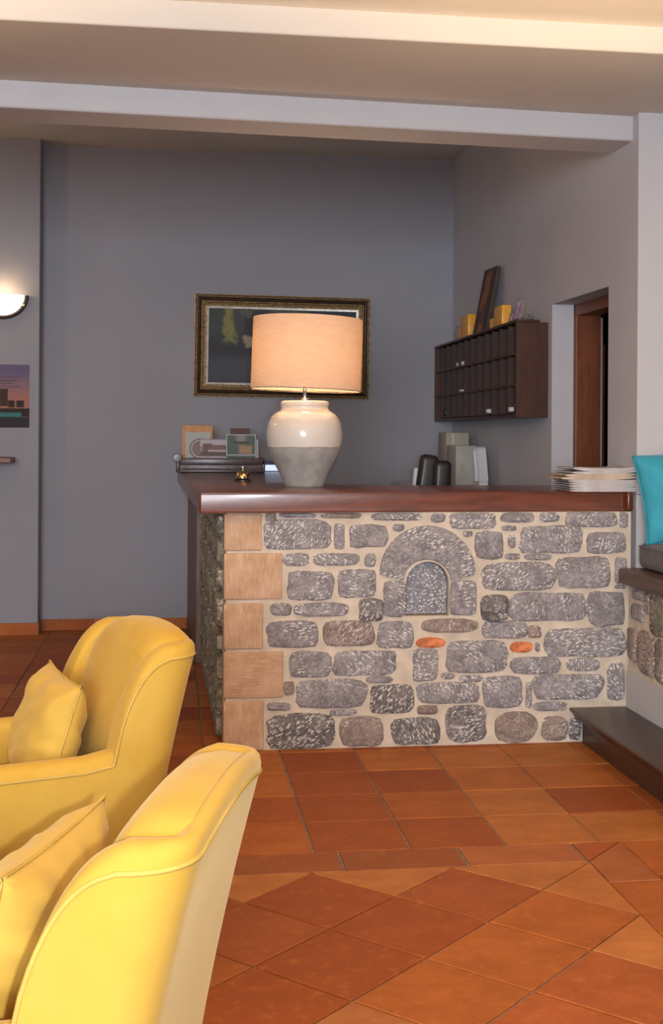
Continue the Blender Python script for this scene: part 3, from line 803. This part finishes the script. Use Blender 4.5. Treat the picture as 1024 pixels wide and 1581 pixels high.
# ------------------------------------------------------------------ COUNTER THINGS
# call bell
p = hZ(375, 743, 1.158)
bl = empty('call_bell', (p.x, p.y, 1.158), 'shiny metal call bell with black base on the countertop left of the lamp', 'bell')
link('bell_base', lathe([(0, 0), (.046, 0), (.046, .008), (.036, .014), (0, .014)], 28), M_black, bl, smooth=40)
link('bell_dome', lathe([(.038, .016), (.041, .018), (.040, .03), (.034, .045), (.023, .056), (.008, .061), (0, .062)], 32), M_brass, bl, smooth=60)
link('bell_button', lathe([(.004, .06), (.004, .07), (.010, .074), (.011, .080), (.007, .086), (0, .087)], 16), M_chrome, bl, smooth=60)

# folded newspapers
np_ = hZ(916, 757, 1.158)
M_news = NT('newsprint edge'); c = M_news.coord()
M_news = M_news.fin(M_news.mix(M_news.ramp(M_news.noise(M_news.mapping(c, (8, 8, 400)), 2, 3), .4, .62), (.40, .36, .36), (.64, .61, .62)), .9)
M_newsb = plain('buff newsprint', (.52, .42, .32), .9, .15, 20)
zc = 1.158
NL = ['white newspaper at the bottom of the stack on the countertop', 'second newspaper from the bottom of the stack', 'third newspaper from the bottom of the stack',
      'fourth newspaper from the bottom of the stack', 'fifth newspaper from the bottom of the stack', 'sixth newspaper, buff coloured, jutting left from the stack',
      'buff newspaper just above the one jutting left', 'white newspaper second from the top of the stack', 'folded newspaper curling on top of the stack']
px = .0031
for i in range(9):
    w = (.33, .335, .33, .34, .335, .36, .34, .33, .325)[i]; dx = (0, .002, -.006, .0, -.004, -.028, -.02, .008, .012)[i]; hgt_ = (.011, .010, .012, .011, .012, .014, .013, .012, .015)[i]
    b = bmesh.new(); n_ = 14; rows = []
    rz_ = random.uniform(-1.2, 1.2)
    for k_ in range(n_+1):
        x = -w/2+w*k_/n_; cu = (.010*sm(.3, 1, x/(w/2)) if i >= 5 else 0)*(1 if i > 6 else .5) + (.006*sm(-.4, -1, x/(w/2)) if i == 8 else 0)
        e = 1-abs(2*k_/n_-1)**10*.6
        rows.append([b.verts.new((x, y, z_)) for y, z_ in ((-.125, cu+hgt_*.5*(1-e)), (.125, cu+hgt_*.5*(1-e)), (.125, cu+hgt_*.5+hgt_*.5*e), (-.125, cu+hgt_*.5+hgt_*.5*e))])
    for A_, B_ in zip(rows, rows[1:]):
        for q in range(4): b.faces.new((A_[q], A_[(q+1) % 4], B_[(q+1) % 4], B_[q]))
    b.faces.new(rows[0]); b.faces.new(rows[-1])
    o = link('newspaper', b, M_newsb if i in (5, 6) else M_news, None, smooth=30)
    o.location = (np_.x+dx, 5.66, zc); o.rotation_euler = (0, 0, R(rz_))
    tag(o, NL[i], 'newspaper', 'newspapers stacked on the counter'); zc += hgt_

# brochure holder at the far left end of the top, and what stands in it
RY = 8.45; q0 = hY(272, 724, RY); q1 = hY(408, 724, RY)
rk = empty('brochure_holder', ((q0.x+q1.x)/2, RY, 1.158), 'dark slotted brochure holder with scrolled end at the far left of the countertop', 'holder')
hw = (q1.x-q0.x)/2
M_holder = plain('dark grey-brown lacquer', (.085, .060, .065), .3, .2, 20)
link('tray', BX((-hw, -.09, 0), (hw, .10, .022), .006), M_holder, rk, smooth=40)
link('front_rail', BX((-hw+.02, -.095, .052), (hw, -.080, .100), .006), M_holder, rk, smooth=40)
link('front_panel', BX((-hw+.02, -.088, .020), (hw, -.080, .054), .003), plain('worn lacquer', (.13, .095, .10), .35, .3, 30), rk, smooth=40)
link('back_panel', BX((-hw+.02, .085, .02), (hw, .098, .10), .004), M_holder, rk, smooth=40)
for xx in (-hw+.012, hw-.012):
    link('side_panel', BX((xx-.012, -.095, .0), (xx+.012, .10, .095), .008, 3), M_holder, rk, smooth=40)
b = lathe([(0, -.016), (.028, -.014), (.032, 0), (.028, .014), (0, .016)], 20); bmesh.ops.rotate(b, verts=b.verts, matrix=Matrix.Rotation(pi/2, 3, 'X'))
bmesh.ops.translate(b, verts=b.verts, vec=Vector((-hw+.008, -.10, .10))); link('scroll', b, M_holder, rk, smooth=50)
def patches(name, base, layers, rough=.5, nd=.02, ns=6, plane='xz', mott=.15):
    """flat print: soft-edged colour patches in the object's own plane (metres)"""
    n = NT(name); c = n.coord(); sx = n.new('ShaderNodeSeparateXYZ'); n.l.new(c, sx.inputs[0])
    ax = {'x': 0, 'y': 1, 'z': 2}
    X, Z = sx.outputs[ax[plane[0]]], sx.outputs[ax[plane[1]]]
    nx = n.noise(c, ns, 5, .65); nz = n.noise(n.mapping(c, (1, 1, 1), (0, 0, 0), (7, 3, 5)), ns, 5, .65)
    X = n.math('ADD', X, n.math('MULTIPLY', n.math('SUBTRACT', nx, .5), nd)); Z = n.math('ADD', Z, n.math('MULTIPLY', n.math('SUBTRACT', nz, .5), nd))
    m = n.noise(n.mapping(c, (1, 1, 2.5)), ns*3, 5, .7)
    col = n.mix(n.ramp(m, .3, .7), tuple(v*(1-mott) for v in base), tuple(v*(1+mott) for v in base))
    for cl, cx, cz, hx, hz, soft in layers:
        d = n.math('MAXIMUM', n.math('SUBTRACT', n.math('ABSOLUTE', n.math('SUBTRACT', X, cx)), hx), n.math('SUBTRACT', n.math('ABSOLUTE', n.math('SUBTRACT', Z, cz)), hz))
        col = n.mix(n.ramp(d, soft, -soft*.2-1e-4), col, cl)
    return n.fin(col, rough)
def card(name, label, cat, x0, y0, x1, y1, Y, mat, tilt=-8, thick=.004, rot=0, group=None, zmin=None):
    a_, c_ = hY(x0, y0, Y), hY(x1, y1, Y); w, h = c_.x-a_.x, a_.z-c_.z
    z0 = c_.z; b = BX((-w/2, 0, (zmin or z0)-z0), (w/2, thick, h), .0008, 1); o = link(name, b, mat)
    o.location = ((a_.x+c_.x)/2, Y, z0); o.rotation_euler = (R(tilt), R(rot), 0); tag(o, label, cat, group); return o, w, h
G = 'brochures in the holder'
w_, h_ = .21, .25
def emblem():
    L = [((.50, .50, .46), .0, .10, .075, .105, .003)]
    n = NT('orange booklet print'); c = n.coord(); sx = n.new('ShaderNodeSeparateXYZ'); n.l.new(c, sx.inputs[0]); X, Z = sx.outputs[0], sx.outputs[2]
    f = n.noise(c, 40, 4); col = n.mix(n.ramp(f, .3, .7), (.50, .20, .06), (.62, .32, .10))
    def bx(cx, cz, hx, hz): return n.ramp(n.math('MAXIMUM', n.math('SUBTRACT', n.math('ABSOLUTE', n.math('SUBTRACT', X, cx)), hx), n.math('SUBTRACT', n.math('ABSOLUTE', n.math('SUBTRACT', Z, cz)), hz)), .001, -.001)
    col = n.mix(bx(.005, .10, .085, .10), col, (.42, .44, .42))
    dx = n.math('SUBTRACT', X, .02); dz_ = n.math('SUBTRACT', Z, .085)
    rr = n.math('SQRT', n.math('ADD', n.math('MULTIPLY', dx, dx), n.math('MULTIPLY', dz_, dz_)))
    for r0, r1, cl in ((.072, .064, (.12, .07, .09)), (.064, .052, (.50, .40, .30)), (.052, .046, (.12, .07, .09)), (.046, 0, (.26, .14, .15))):
        col = n.mix(n.ramp(rr, r0+.001, r0-.001), col, cl)
    return n.fin(col, .5)
o, w, h = card('brochure', 'orange bordered booklet with round emblem at the left of the holder', 'brochure', 281, 656, 328, 712, RY+.06, emblem(), tilt=-6, group=G, zmin=1.183)
M_v = patches('village photo print', (.30, .26, .30), [((.48, .46, .50), 0, .12, .2, .02, .004), ((.16, .08, .07), -.045, .085, .03, .03, .006), ((.20, .10, .10), .04, .08, .06, .025, .006), ((.50, .42, .38), .03, .066, .07, .006, .003), ((.10, .06, .05), .0, .045, .09, .012, .006), ((.46, .43, .46), 0, .01, .2, .015, .004)], .45, .012, 60)
card('brochure', 'brochure with a harbour village photo beside the orange booklet', 'brochure', 309, 677, 352, 711, RY+.01, M_v, tilt=-10, group=G, zmin=1.183)
M_p = patches('green photo print', (.10, .15, .13), [((.30, .30, .30), .0, .11, .02, .02, .03), ((.08, .05, .04), .0, .085, .05, .006, .004), ((.42, .28, .16), .03, .035, .035, .02, .02)], .4, .015, 30)
o, w, h = card('postcard', 'white bordered photo card tilted at the right of the holder', 'card', 351, 671, 394, 702, RY-.03, M_p, tilt=-14, rot=0, zmin=1.195)
for lo, hi in (((-w/2-.006, -.001, -.006), (w/2+.006, .003, 0)), ((-w/2-.006, -.001, h), (w/2+.006, .003, h+.006)), ((-w/2-.006, -.001, 0), (-w/2, .003, h)), ((w/2, -.001, 0), (w/2+.006, .003, h))):
    link('white_border', BX(lo, hi), M_paper, o)
card('card', 'plain brown card standing highest behind the white bordered photo', 'card', 356, 661, 386, 706, RY+.07, plain('brown card', (.13, .055, .040), .6), tilt=-3, zmin=1.183)
card('leaflet', 'white leaflet seen edge-on at the right end of the holder', 'leaflet', 394, 678, 399, 711, RY+.02, M_paper, tilt=-12, group=G, zmin=1.183)
M_pap2 = plain('lilac tinted paper', (.40, .37, .42), .8, .1, 40)
for lab, x0, x1, y0, y1, zz in (('pale leaflet lying along the front of the holder, left one', 303, 342, -.075, .0, 1.24), ('pale leaflet lying along the front of the holder, middle one', 340, 365, -.07, .0, 1.243), ('pale leaflet lying askew at the right of the holder', 362, 396, -.07, -.035, 1.246)):
    a_, c_ = hY(x0, 704, RY), hY(x1, 708, RY)
    b = BX((-(c_.x-a_.x)/2, -.045, 0), ((c_.x-a_.x)/2, .015, .018), .002); o = link('leaflet', b, M_pap2); o.location = ((a_.x+c_.x)/2, RY-.035, 1.1805); o.rotation_euler = (0, 0, R(random.uniform(-4, 4)))
    for v in o.data.vertices: v.co.z *= 2.2
    tag(o, lab, 'leaflet', G)

# low desk behind the counter, and the small lit screen at the rear end of the top
ds = empty('low_desk', (1.1, 7.0, 0), 'low work desk hidden behind the reception counter', 'desk')
link('desk_top', BX((-.30, -.65, .72), (.02, .75, .75), .004), M_step, ds)
for x in (-.27, -.01):
    for y in (-.6, .7): link('leg', BX((x-.02, y-.02, 0), (x+.02, y+.02, .72)), M_step, ds)
mp_ = hY(406, 712, 8.72); mq_ = hY(446, 712, 8.72)
mo = empty('tablet', ((mp_.x+mq_.x)/2, 8.72, 1.1585), 'small lit screen with blue frame left of the lamp', 'screen')
zt = mp_.z-1.1585; wt = (mq_.x-mp_.x)/2
M_bez = plain('dark blue bezel', (.012, .016, .20), .35)
n = NT('screen'); M_scr = n.fin((.5, .6, .8), .3, Emission_Color=(.62, .76, 1), Emission_Strength=.85)
link('bezel', BX((-wt, 0, 0), (wt, .014, zt), .003), M_bez, mo)
link('screen', BX((-wt+.004, -.003, .004), (wt-.006, .0, zt-.026)), M_scr, mo)
link('stand', BX((-.03, .012, 0), (.03, .07, .05), .003), M_bez, mo)

# office chair behind the counter
oc_ = hY(664, 740, 7.05)
ch = empty('office_chair', (oc_.x, 7.10, 0), 'black leather office chair standing behind the counter', 'chair')
def pad(cx, cz, w, h, t, y, ry):
    b = BX((-w/2, -t/2, -h/2), (w/2, t/2, h/2), min(t*.48, .035), 5)
    bmesh.ops.rotate(b, verts=b.verts, matrix=Matrix.Rotation(ry, 3, 'Y')); bmesh.ops.translate(b, verts=b.verts, vec=Vector((cx, y, cz))); return b
ztop = hY(664, 700, 7.03).z
link('back_lobe', pad(-.045, ztop-.355, .115, .70, .075, -.03, R(8)), M_black, ch, smooth=50)
link('back_lobe', pad(.050, ztop-.39, .11, .70, .085, -.075, R(3)), M_black, ch, smooth=50)
link('back_shell', pad(-.018, ztop-.42, .185, .66, .03, .025, R(5)), M_plastic, ch, smooth=50)
link('seat', BX((-.24, -.42, .44), (.24, .02, .52), .03, 4), M_black, ch, smooth=50)
link('column', lathe([(.03, .1), (.025, .44)], 16), M_chrome, ch, smooth=50)
for i in range(5):
    a_ = 2*pi*i/5; link('base_arm', tube([(0, -.1, .1), (.28*cos(a_), -.1+.28*sin(a_), .055)], [.025, .015], 8), M_black, ch)
    link('castor', tube([(.28*cos(a_)-.012, -.1+.28*sin(a_), .027), (.28*cos(a_)+.012, -.1+.28*sin(a_), .027)], .027, 14), M_black, ch)

# sideboard with file boxes beside the right wall
sb_z = 1.09
sb = empty('sideboard', (1.80, 8.1, 0), 'plain white sideboard against the right wall behind the counter', 'sideboard')
link('body', BX((-.22, -.62, 0), (.22, .62, sb_z-.03), .004), M_plastic, sb); link('top', BX((-.23, -.64, sb_z-.03), (.23, .64, sb_z), .004), M_plastic, sb)
for i in range(3): link('door', BX((-.232, -.61+.41*i, .05), (-.218, -.61+.41*i+.40, sb_z-.05), .003), M_plastic, sb)
def cbox(name, label, cat, x0, y0, x1, y1, Y, dy, mat, rz=0):
    a_, c_ = hY(x0, y0, Y), hY(x1, y1, Y); w = c_.x-a_.x; h = a_.z-sb_z
    e_ = empty(name, ((a_.x+c_.x)/2, Y+dy/2, sb_z), label, cat, rz=R(rz))
    link('body', BX((-w/2, -dy/2, 0), (w/2, dy/2, h), .004), mat, e_, smooth=40); return e_, w, h
M_file = plain('olive cream board', (.40, .37, .29), .6, .08, 12)
M_file2 = plain('pale grey board', (.40, .39, .35), .55, .06, 12)
e_, w, h = cbox('file_box', 'taller cream file box nearest the corner behind the counter', 'file box', 689, 668, 724, 750, 8.30, .24, M_file)
link('spine_edge', BX((-w/2+.045, -.125, .01), (-w/2+.052, -.119, h-.004)), M_paper, e_); link('label_band', BX((-w/2+.06, -.1215, h-.10), (w/2-.01, -.1195, h-.095)), M_paper, e_)
e_, w, h = cbox('file_box', 'shorter pale file box standing in front of the taller one', 'file box', 703, 688, 735, 748, 7.95, .24, M_file2, 2)
link('finger_hole', extr([(.012*cos(t), .02*sin(t)) for t in [2*pi*i/14 for i in range(14)]], 'y', -.1225, -.1195), M_file, e_).location = (-w/2+.045, 0, h*.5)
link('spine_edge', BX((w/2-.012, -.124, .02), (w/2-.002, -.119, h)), M_paper, e_)
e_ = empty('acrylic_sign', (hY(743, 740, 7.85).x, 7.86, sb_z), 'white leaning sheet in a stand at the right of the file boxes', 'stand')
link('sheet', pad(.0, .135, .010, .25, .10, 0, R(-5)), M_plastic, e_); link('foot', BX((-.03, -.08, 0), (.03, .08, .03), .003), M_paper, e_)

# ------------------------------------------------------------------ KEY RACK
XK = 1.945
ky0 = hX(797, 570, XK).y; ky1 = hX(668, 590, XK).y; ky1 = min(ky1, YBW-.03)
kz1 = hX(797, 497, XK).z; kz0 = hX(797, 644.5, XK).z
kr = empty('key_rack', (XK, ky0, kz0), 'dark wooden pigeonhole key rack with three rows of slots on the right wall', 'key rack')
KD = ky1-ky0; KH = kz1-kz0; KX = xr((ky0+ky1)/2)-XK-.002
t_ = .018
link('end_panel', BX((0, 0, 0), (xr(ky0)-XK-.001, t_, KH), .002, 1), M_rackwood, kr)
link('end_panel', BX((0, KD-t_, 0), (xr(ky1)-XK-.001, KD, KH), .002, 1), M_rackwood, kr)
link('top_board', BX((-.004, -.004, KH), (xr(ky1)-XK-.002, KD+.004, KH+.014), .002, 1), M_rackwood, kr)
link('bottom_board', BX((0, t_, 0), (xr(ky1)-XK-.002, KD-t_, t_), .002, 1), M_rackwood, kr)
link('back_board', BX((.10, t_, t_), (.112, KD-t_, KH)), M_rackshade, kr)
rz_s = [t_, KH*.345, KH*.672, KH]
for i in (1, 2): link('shelf', BX((0, t_, rz_s[i]-.007), (.10, KD-t_, rz_s[i]+.007), .002, 1), M_rackedge, kr)
dm = None
for r_ in range(3):
    for c_ in range(1, 12):
        y = t_+(KD-2*t_)*c_/12
        if dm is None:
            o = link('slot_divider', BX((.006, -.0045, 0), (.10, .0045, KH*.325-.016), .0008, 1), [M_rackshade, M_rackedge], kr); dm = o.data
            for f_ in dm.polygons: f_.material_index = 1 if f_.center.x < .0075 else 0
        else: o = bpy.data.objects.new('slot_divider', dm); COL.objects.link(o); o.parent = kr
        o.location = (0, y, rz_s[r_]+.008)
def slot(c_, r_): return ky0+t_+(KD-2*t_)*(c_+.5)/12, kz0+rz_s[r_]+.007+(.011 if r_ == 0 else 0)
for k_, (cc, rr_, lab) in enumerate(((7.7, 2, 'white key tag in the top row of the rack, farther one'), (6.9, 2, 'white key tag in the top row of the rack, nearer one'), (7.2, 1, 'flat white key tag in the middle row of the rack'),
                  (3.15, 0, 'white key tag in the bottom row, farther from the rack end'), (.3, 0, 'white key tag in the bottom row nearest the rack end'))):
    y, z = slot(cc, rr_)
    e_ = empty('key_tag', (XK+.03, y, z+.0005), lab, 'key', 'keys in the rack')
    wy = .045 if rr_ == 1 else .024
    link('tag', BX((-.028, -wy, 0), (.0, wy*.6, .026 if rr_ != 1 else .014), .004), M_paper, e_)
    link('key_ring', tube([(.012+.012*cos(a_), 0, .016+.012*sin(a_)) for a_ in [2*pi*i/16 for i in range(16)]], .0015, 6, closed=True), M_black, e_)
    link('key_fob', BX((.0, -.012, .0), (.022, .010, .05), .004), M_black, e_)
y, z = slot(10.6, 0)
e_ = empty('black_pouch', (XK+.05, y, z+.0005), 'small black pouch in the farthest bottom slot of the rack', 'pouch')
link('body', BX((-.03, -.055, 0), (.03, .055, .055), .018, 4), M_black, e_, smooth=50); link('flap', BX((-.033, -.045, .02), (-.028, .045, .052), .002), M_black, e_)
# on top of the rack
KT = kz1+.0145
def topy(px): return hX(px, 515, XK+.07).y
def wax(px0, px1, pxs, ytop, yshort, lab):
    ya_, yb_ = topy(px1), topy(px0); h1 = 0
    e_ = empty('wax_ornament', (XK+.075, (ya_+yb_)/2, KT), lab, 'ornament', 'stepped amber ornaments on the key rack')
    L = (yb_-ya_)/2; zt_ = hX((px1+pxs)/2, ytop, XK+.07).z-KT; zs = hX((px0+pxs)/2, yshort, XK+.07).z-KT
    ys = topy(pxs)-(ya_+yb_)/2
    link('tall_block', BX((-.03, -L, .008), (.03, ys, zt_), .006), M_wax, e_, smooth=40)
    link('short_block', BX((-.028, ys+.002, .008), (.028, L-.01, zs), .006), M_wax, e_, smooth=40)
    link('base', BX((-.036, -L-.01, 0), (.036, L+.02, .009), .002), M_wax, e_)
wax(711, 728, 717, 487, 505, 'stepped amber ornament on the far end of the key rack')
wax(760, 781, 768, 473, 492, 'stepped amber ornament between the canvas and the glass figures')
# canvas leaning against the wall
yA, yB = topy(756), topy(734); 
M_can = patches('flower canvas print', (.055, .032, .024), [((.30, .09, .03), .0, .33, .05, .06, .05), ((.34, .10, .03), .02, .22, .06, .05, .04), ((.42, .13, .04), .0, .03, .05, .03, .03), ((.16, .05, .03), -.02, .14, .03, .05, .04)], .6, .09, 12, 'yz')
topc = hX(768, 413, xr(7.6)-.02)
Hc = .50
Hc = .44; cb = BX((0, -.165, 0), (.022, .165, Hc), .002, 1)
o = link('canvas_picture', cb, M_can); ybm = (yA+yB)/2
o.location = (XK+.045, ybm, KT+.001); o.rotation_euler = (R(2), R(10), 0)
tag(o, 'dark canvas with orange flowers leaning askew on the key rack', 'picture')
link('canvas_edge', BX((.0221, -.16, .005), (.026, .16, Hc-.005)), M_rackwood, o)
# glass figures
def figure(px, ytop, mat, lab, seed, s=1):
    y = topy(px); h = hX(px, ytop, XK+.07).z-KT
    e_ = empty('glass_figurine', (XK+.08, y, KT), lab, 'figurine', 'glass figurines on the key rack')
    link('pedestal', lathe([(0, 0), (.026*s, 0), (.026*s, .006), (.012*s, .012), (.010*s, h*.3)], 18, cap=False), M_glass, e_, smooth=50)
    for i in range(3):
        a_ = seed+i*2.1; pts = [(.018*s*cos(a_+t*2.5)*(1-.3*t), .030*s*sin(a_+t*2.5)*(1-.2*t), h*.22+h*.78*t) for t in [j/10 for j in range(11)]]
        link('glass_strand', tube(pts, [.011*s*(1-.7*j/10)+.003 for j in range(11)], 8), mat if i == 1 else M_glass, e_, smooth='all')
figure(800, 461, M_violet, 'tall clear and violet glass figurine near the end of the key rack', .3)
figure(789, 484, M_glass, 'small clear glass figurine beside the amber ornament', 1.9, .8)
figure(705, 505, M_glass, 'small clear glass figurine at the far end of the key rack', 4.0, .8)
figure(817, 486, M_glass, 'low clear glass figurine at the near end of the key rack', 2.7, .7)

# ------------------------------------------------------------------ PAINTING
fa, fb = hY(300.5, 454, YBW-.03), hY(570.5, 615.5, YBW-.03)
cx_, cz_ = (fa.x+fb.x)/2, (fa.z+fb.z)/2; hw_, hh_ = (fb.x-fa.x)/2, (fa.z-fb.z)/2
pt = empty('framed_painting', (cx_, YBW-.001, cz_), 'dark abstract oil painting in a ribbed gold frame on the back wall', 'painting')
pt.rotation_euler = (0, R(.55), 0)
def mitre(prof, m, name, hw=hw_, hh=hh_):
    """frame moulding swept round the rectangle; prof = (inset, height off the wall)"""
    b = bmesh.new(); rings = []
    for ins, d in prof: rings.append([b.verts.new((sx*(hw-ins), -d, sz*(hh-ins))) for sx, sz in ((-1, -1), (1, -1), (1, 1), (-1, 1))])
    for A_, B_ in zip(rings, rings[1:]):
        for i in range(4): b.faces.new((A_[i], A_[(i+1) % 4], B_[(i+1) % 4], B_[i]))
    return link(name, b, m, pt, smooth=25)
def bead(i0, i1, d0, hgt2, k=6): return [(i0+(i1-i0)*j/k, d0+hgt2*sin(pi*j/k)) for j in range(k+1)]
mitre([(0, 0), (0, .034)]+bead(0, .007, .034, .003), M_gold, 'frame_moulding')
mitre(bead(.007, .014, .034, .002), M_umber, 'frame_moulding')
mitre(bead(.014, .021, .034, .005), M_gold, 'frame_moulding')
mitre([(.021, .036), (.026, .046), (.034, .050), (.043, .047), (.050, .038)], M_umber, 'frame_moulding')
mitre(bead(.050, .059, .036, .005), M_gold, 'frame_moulding')
mitre(bead(.059, .064, .034, .002), M_umber, 'frame_moulding')
mitre(bead(.064, .072, .032, .004), M_gold, 'frame_moulding')
mitre(bead(.072, .077, .030, .001), M_umber, 'frame_moulding')
mitre([(.077, .031), (.083, .033), (.087, .029)], M_gold, 'frame_moulding')
mitre([(.087, .029), (.089, .026), (.103, .022), (.105, .017)], M_silver, 'liner')
x_ = hw_-.105; z_ = hh_-.105
M_art = patches('dark oil painting', (.022, .022, .032), [((.040, .052, .047), -.38, .20, .22, .10, .10), ((.028, .022, .035), -.17, .12, .10, .12, .04),
    ((.030, .032, .050), .25, .20, .4, .05, .05), ((.05, .055, .07), -.1, -.17, .5, .06, .08),
    ((.24, .21, .06), -.395, .175, .022, .11, .030), ((.20, .19, .07), -.385, .05, .030, .018, .03), ((.30, .25, .17), -.235, .035, .035, .028, .02),
    ((.07, .10, .07), .05, .245, .12, .02, .04), ((.10, .095, .06), -.27, .235, .03, .02, .02)], .6, .12, 20, mott=.35)
b = BX((-x_, -.018, -z_), (x_, -.012, z_)); link('canvas', b, M_art, pt)
link('backing', BX((-hw_+.02, -.011, -hh_+.02), (hw_-.02, 0, hh_-.02)), M_umber, pt)

# ------------------------------------------------------------------ LEFT WALL THINGS
# half-round sconce
sc_ = hY(4, 456, YLW-.01); rsc = 39*(YLW)/FPX*.985; 
sn = empty('wall_sconce', (sc_.x, YLW, sc_.z), 'lit half-round wall sconce with frosted glass and dark wooden rim', 'sconce')
n = NT('frosted lit glass'); M_frost = n.fin((1, .93, .8), .4, Emission_Color=(1, .83, .55), Emission_Strength=1.7)
b = bmesh.new(); rows = []
r1 = rsc-.022
for i in range(25):
    t = pi+pi*i/24; rows.append([b.verts.new((r1*cos(t)*cos(a_*.999), -.012-.085*sin(a_), r1*sin(t)*cos(a_*.999)*.93)) for a_ in [pi/2*j/8 for j in range(9)]])
for A_, B_ in zip(rows, rows[1:]):
    for k_ in range(8): b.faces.new((A_[k_], A_[k_+1], B_[k_+1], B_[k_]))
bmesh.ops.remove_doubles(b, verts=b.verts, dist=.0004)
link('glass_bowl', b, M_frost, sn, smooth='all')
b = bmesh.new(); rows = []
for i in range(33):
    t = pi+pi*i/32; rows.append([b.verts.new((r_*cos(t), y_, r_*sin(t)*.93)) for r_, y_ in ((rsc, -.001), (rsc, -.03), (rsc-.004, -.034), (rsc-.024, -.034), (rsc-.026, -.03), (rsc-.026, -.001))])
for A_, B_ in zip(rows, rows[1:]):
    for k_ in range(6): b.faces.new((A_[k_], A_[(k_+1) % 6], B_[(k_+1) % 6], B_[k_]))
b.faces.new(rows[0]); b.faces.new(rows[-1][::-1])
link('wooden_rim', b, plain('dark brown rim', (.045, .020, .008), .35), sn, smooth=50)
for s in (-1, 1): link('brass_clip', BX((s*(rsc-.035)-.012, -.045, -.075), (s*(rsc-.035)+.012, -.03, -.065), .002), M_brass, sn)
light('sconce_bulb', 'POINT', (sc_.x, YLW-.11, sc_.z+.02), 1.6, (1, .66, .34), .03)
# poster
pa, pb = hY(46, 563, YLW-.003), hY(46, 660.5, YLW-.003)
pw, ph = .42, pa.z-pb.z
M_po = patches('sunset poster print', (.30, .17, .20), [((.15, .12, .22), 0, ph*.46, .4, ph*.10, .10), ((.42, .18, .14), .06, -.05, .3, .05, .06), ((.50, .22, .08), .09, -.085, .05, .02, .03),
     ((.035, .02, .02), 0, -ph*.26, .4, .028, .004), ((.05, .20, .21), .0, -ph*.275-.02, .15, .024, .008), ((.03, .12, .22), -.06, -ph*.275-.018, .06, .014, .01), ((.035, .028, .038), 0, -ph*.42, .4, ph*.085, .005),
     ((.035, .02, .015), .085, -.055, .02, .022, .008), ((.03, .025, .03), .145, -.055, .024, .022, .008), ((.06, .03, .02), .033, -.01, .026, .06, .004), ((.12, .18, .24), -.02, -.01, .025, .05, .006),
     ((.16, .10, .15), .05, ph*.30, .10, .004, .003), ((.15, .10, .14), .04, ph*.245, .085, .005, .003), ((.18, .11, .14), .03, ph*.20, .07, .004, .003), ((.18, .11, .13), .06, ph*.15, .09, .004, .003)], .75, .014, 40)
po = link('poster', BX((-pw/2, -.002, -ph/2), (pw/2, .0, ph/2)), M_po); po.location = (pa.x-pw/2, YLW-.001, (pa.z+pb.z)/2)
tag(po, 'sunset pool poster with faint lettering on the left wall below the sconce', 'poster')
for lo, hi in (((-pw/2-.005, -.0025, ph/2), (pw/2+.005, 0, ph/2+.005)), ((-pw/2-.005, -.0025, -ph/2-.005), (pw/2+.005, 0, -ph/2)), ((pw/2, -.0025, -ph/2), (pw/2+.005, 0, ph/2))): link('white_margin', BX(lo, hi), M_pap2, po)
# shelf whose end reaches into view
se = hY(17, 711, 8.6)
o = link('wall_shelf', extr([(-.6, -.014), (.0, -.020), (.0, .020), (-.6, .034)], 'y', 0, .235, .006), M_doorwood); o.location = (se.x, 8.60, se.z)
tag(o, 'brown wooden wall shelf reaching in at the left edge below the poster', 'shelf')
link('bracket', BX((-.45, .05, -.10), (-.43, .235, -.012), .003), M_doorwood, o)
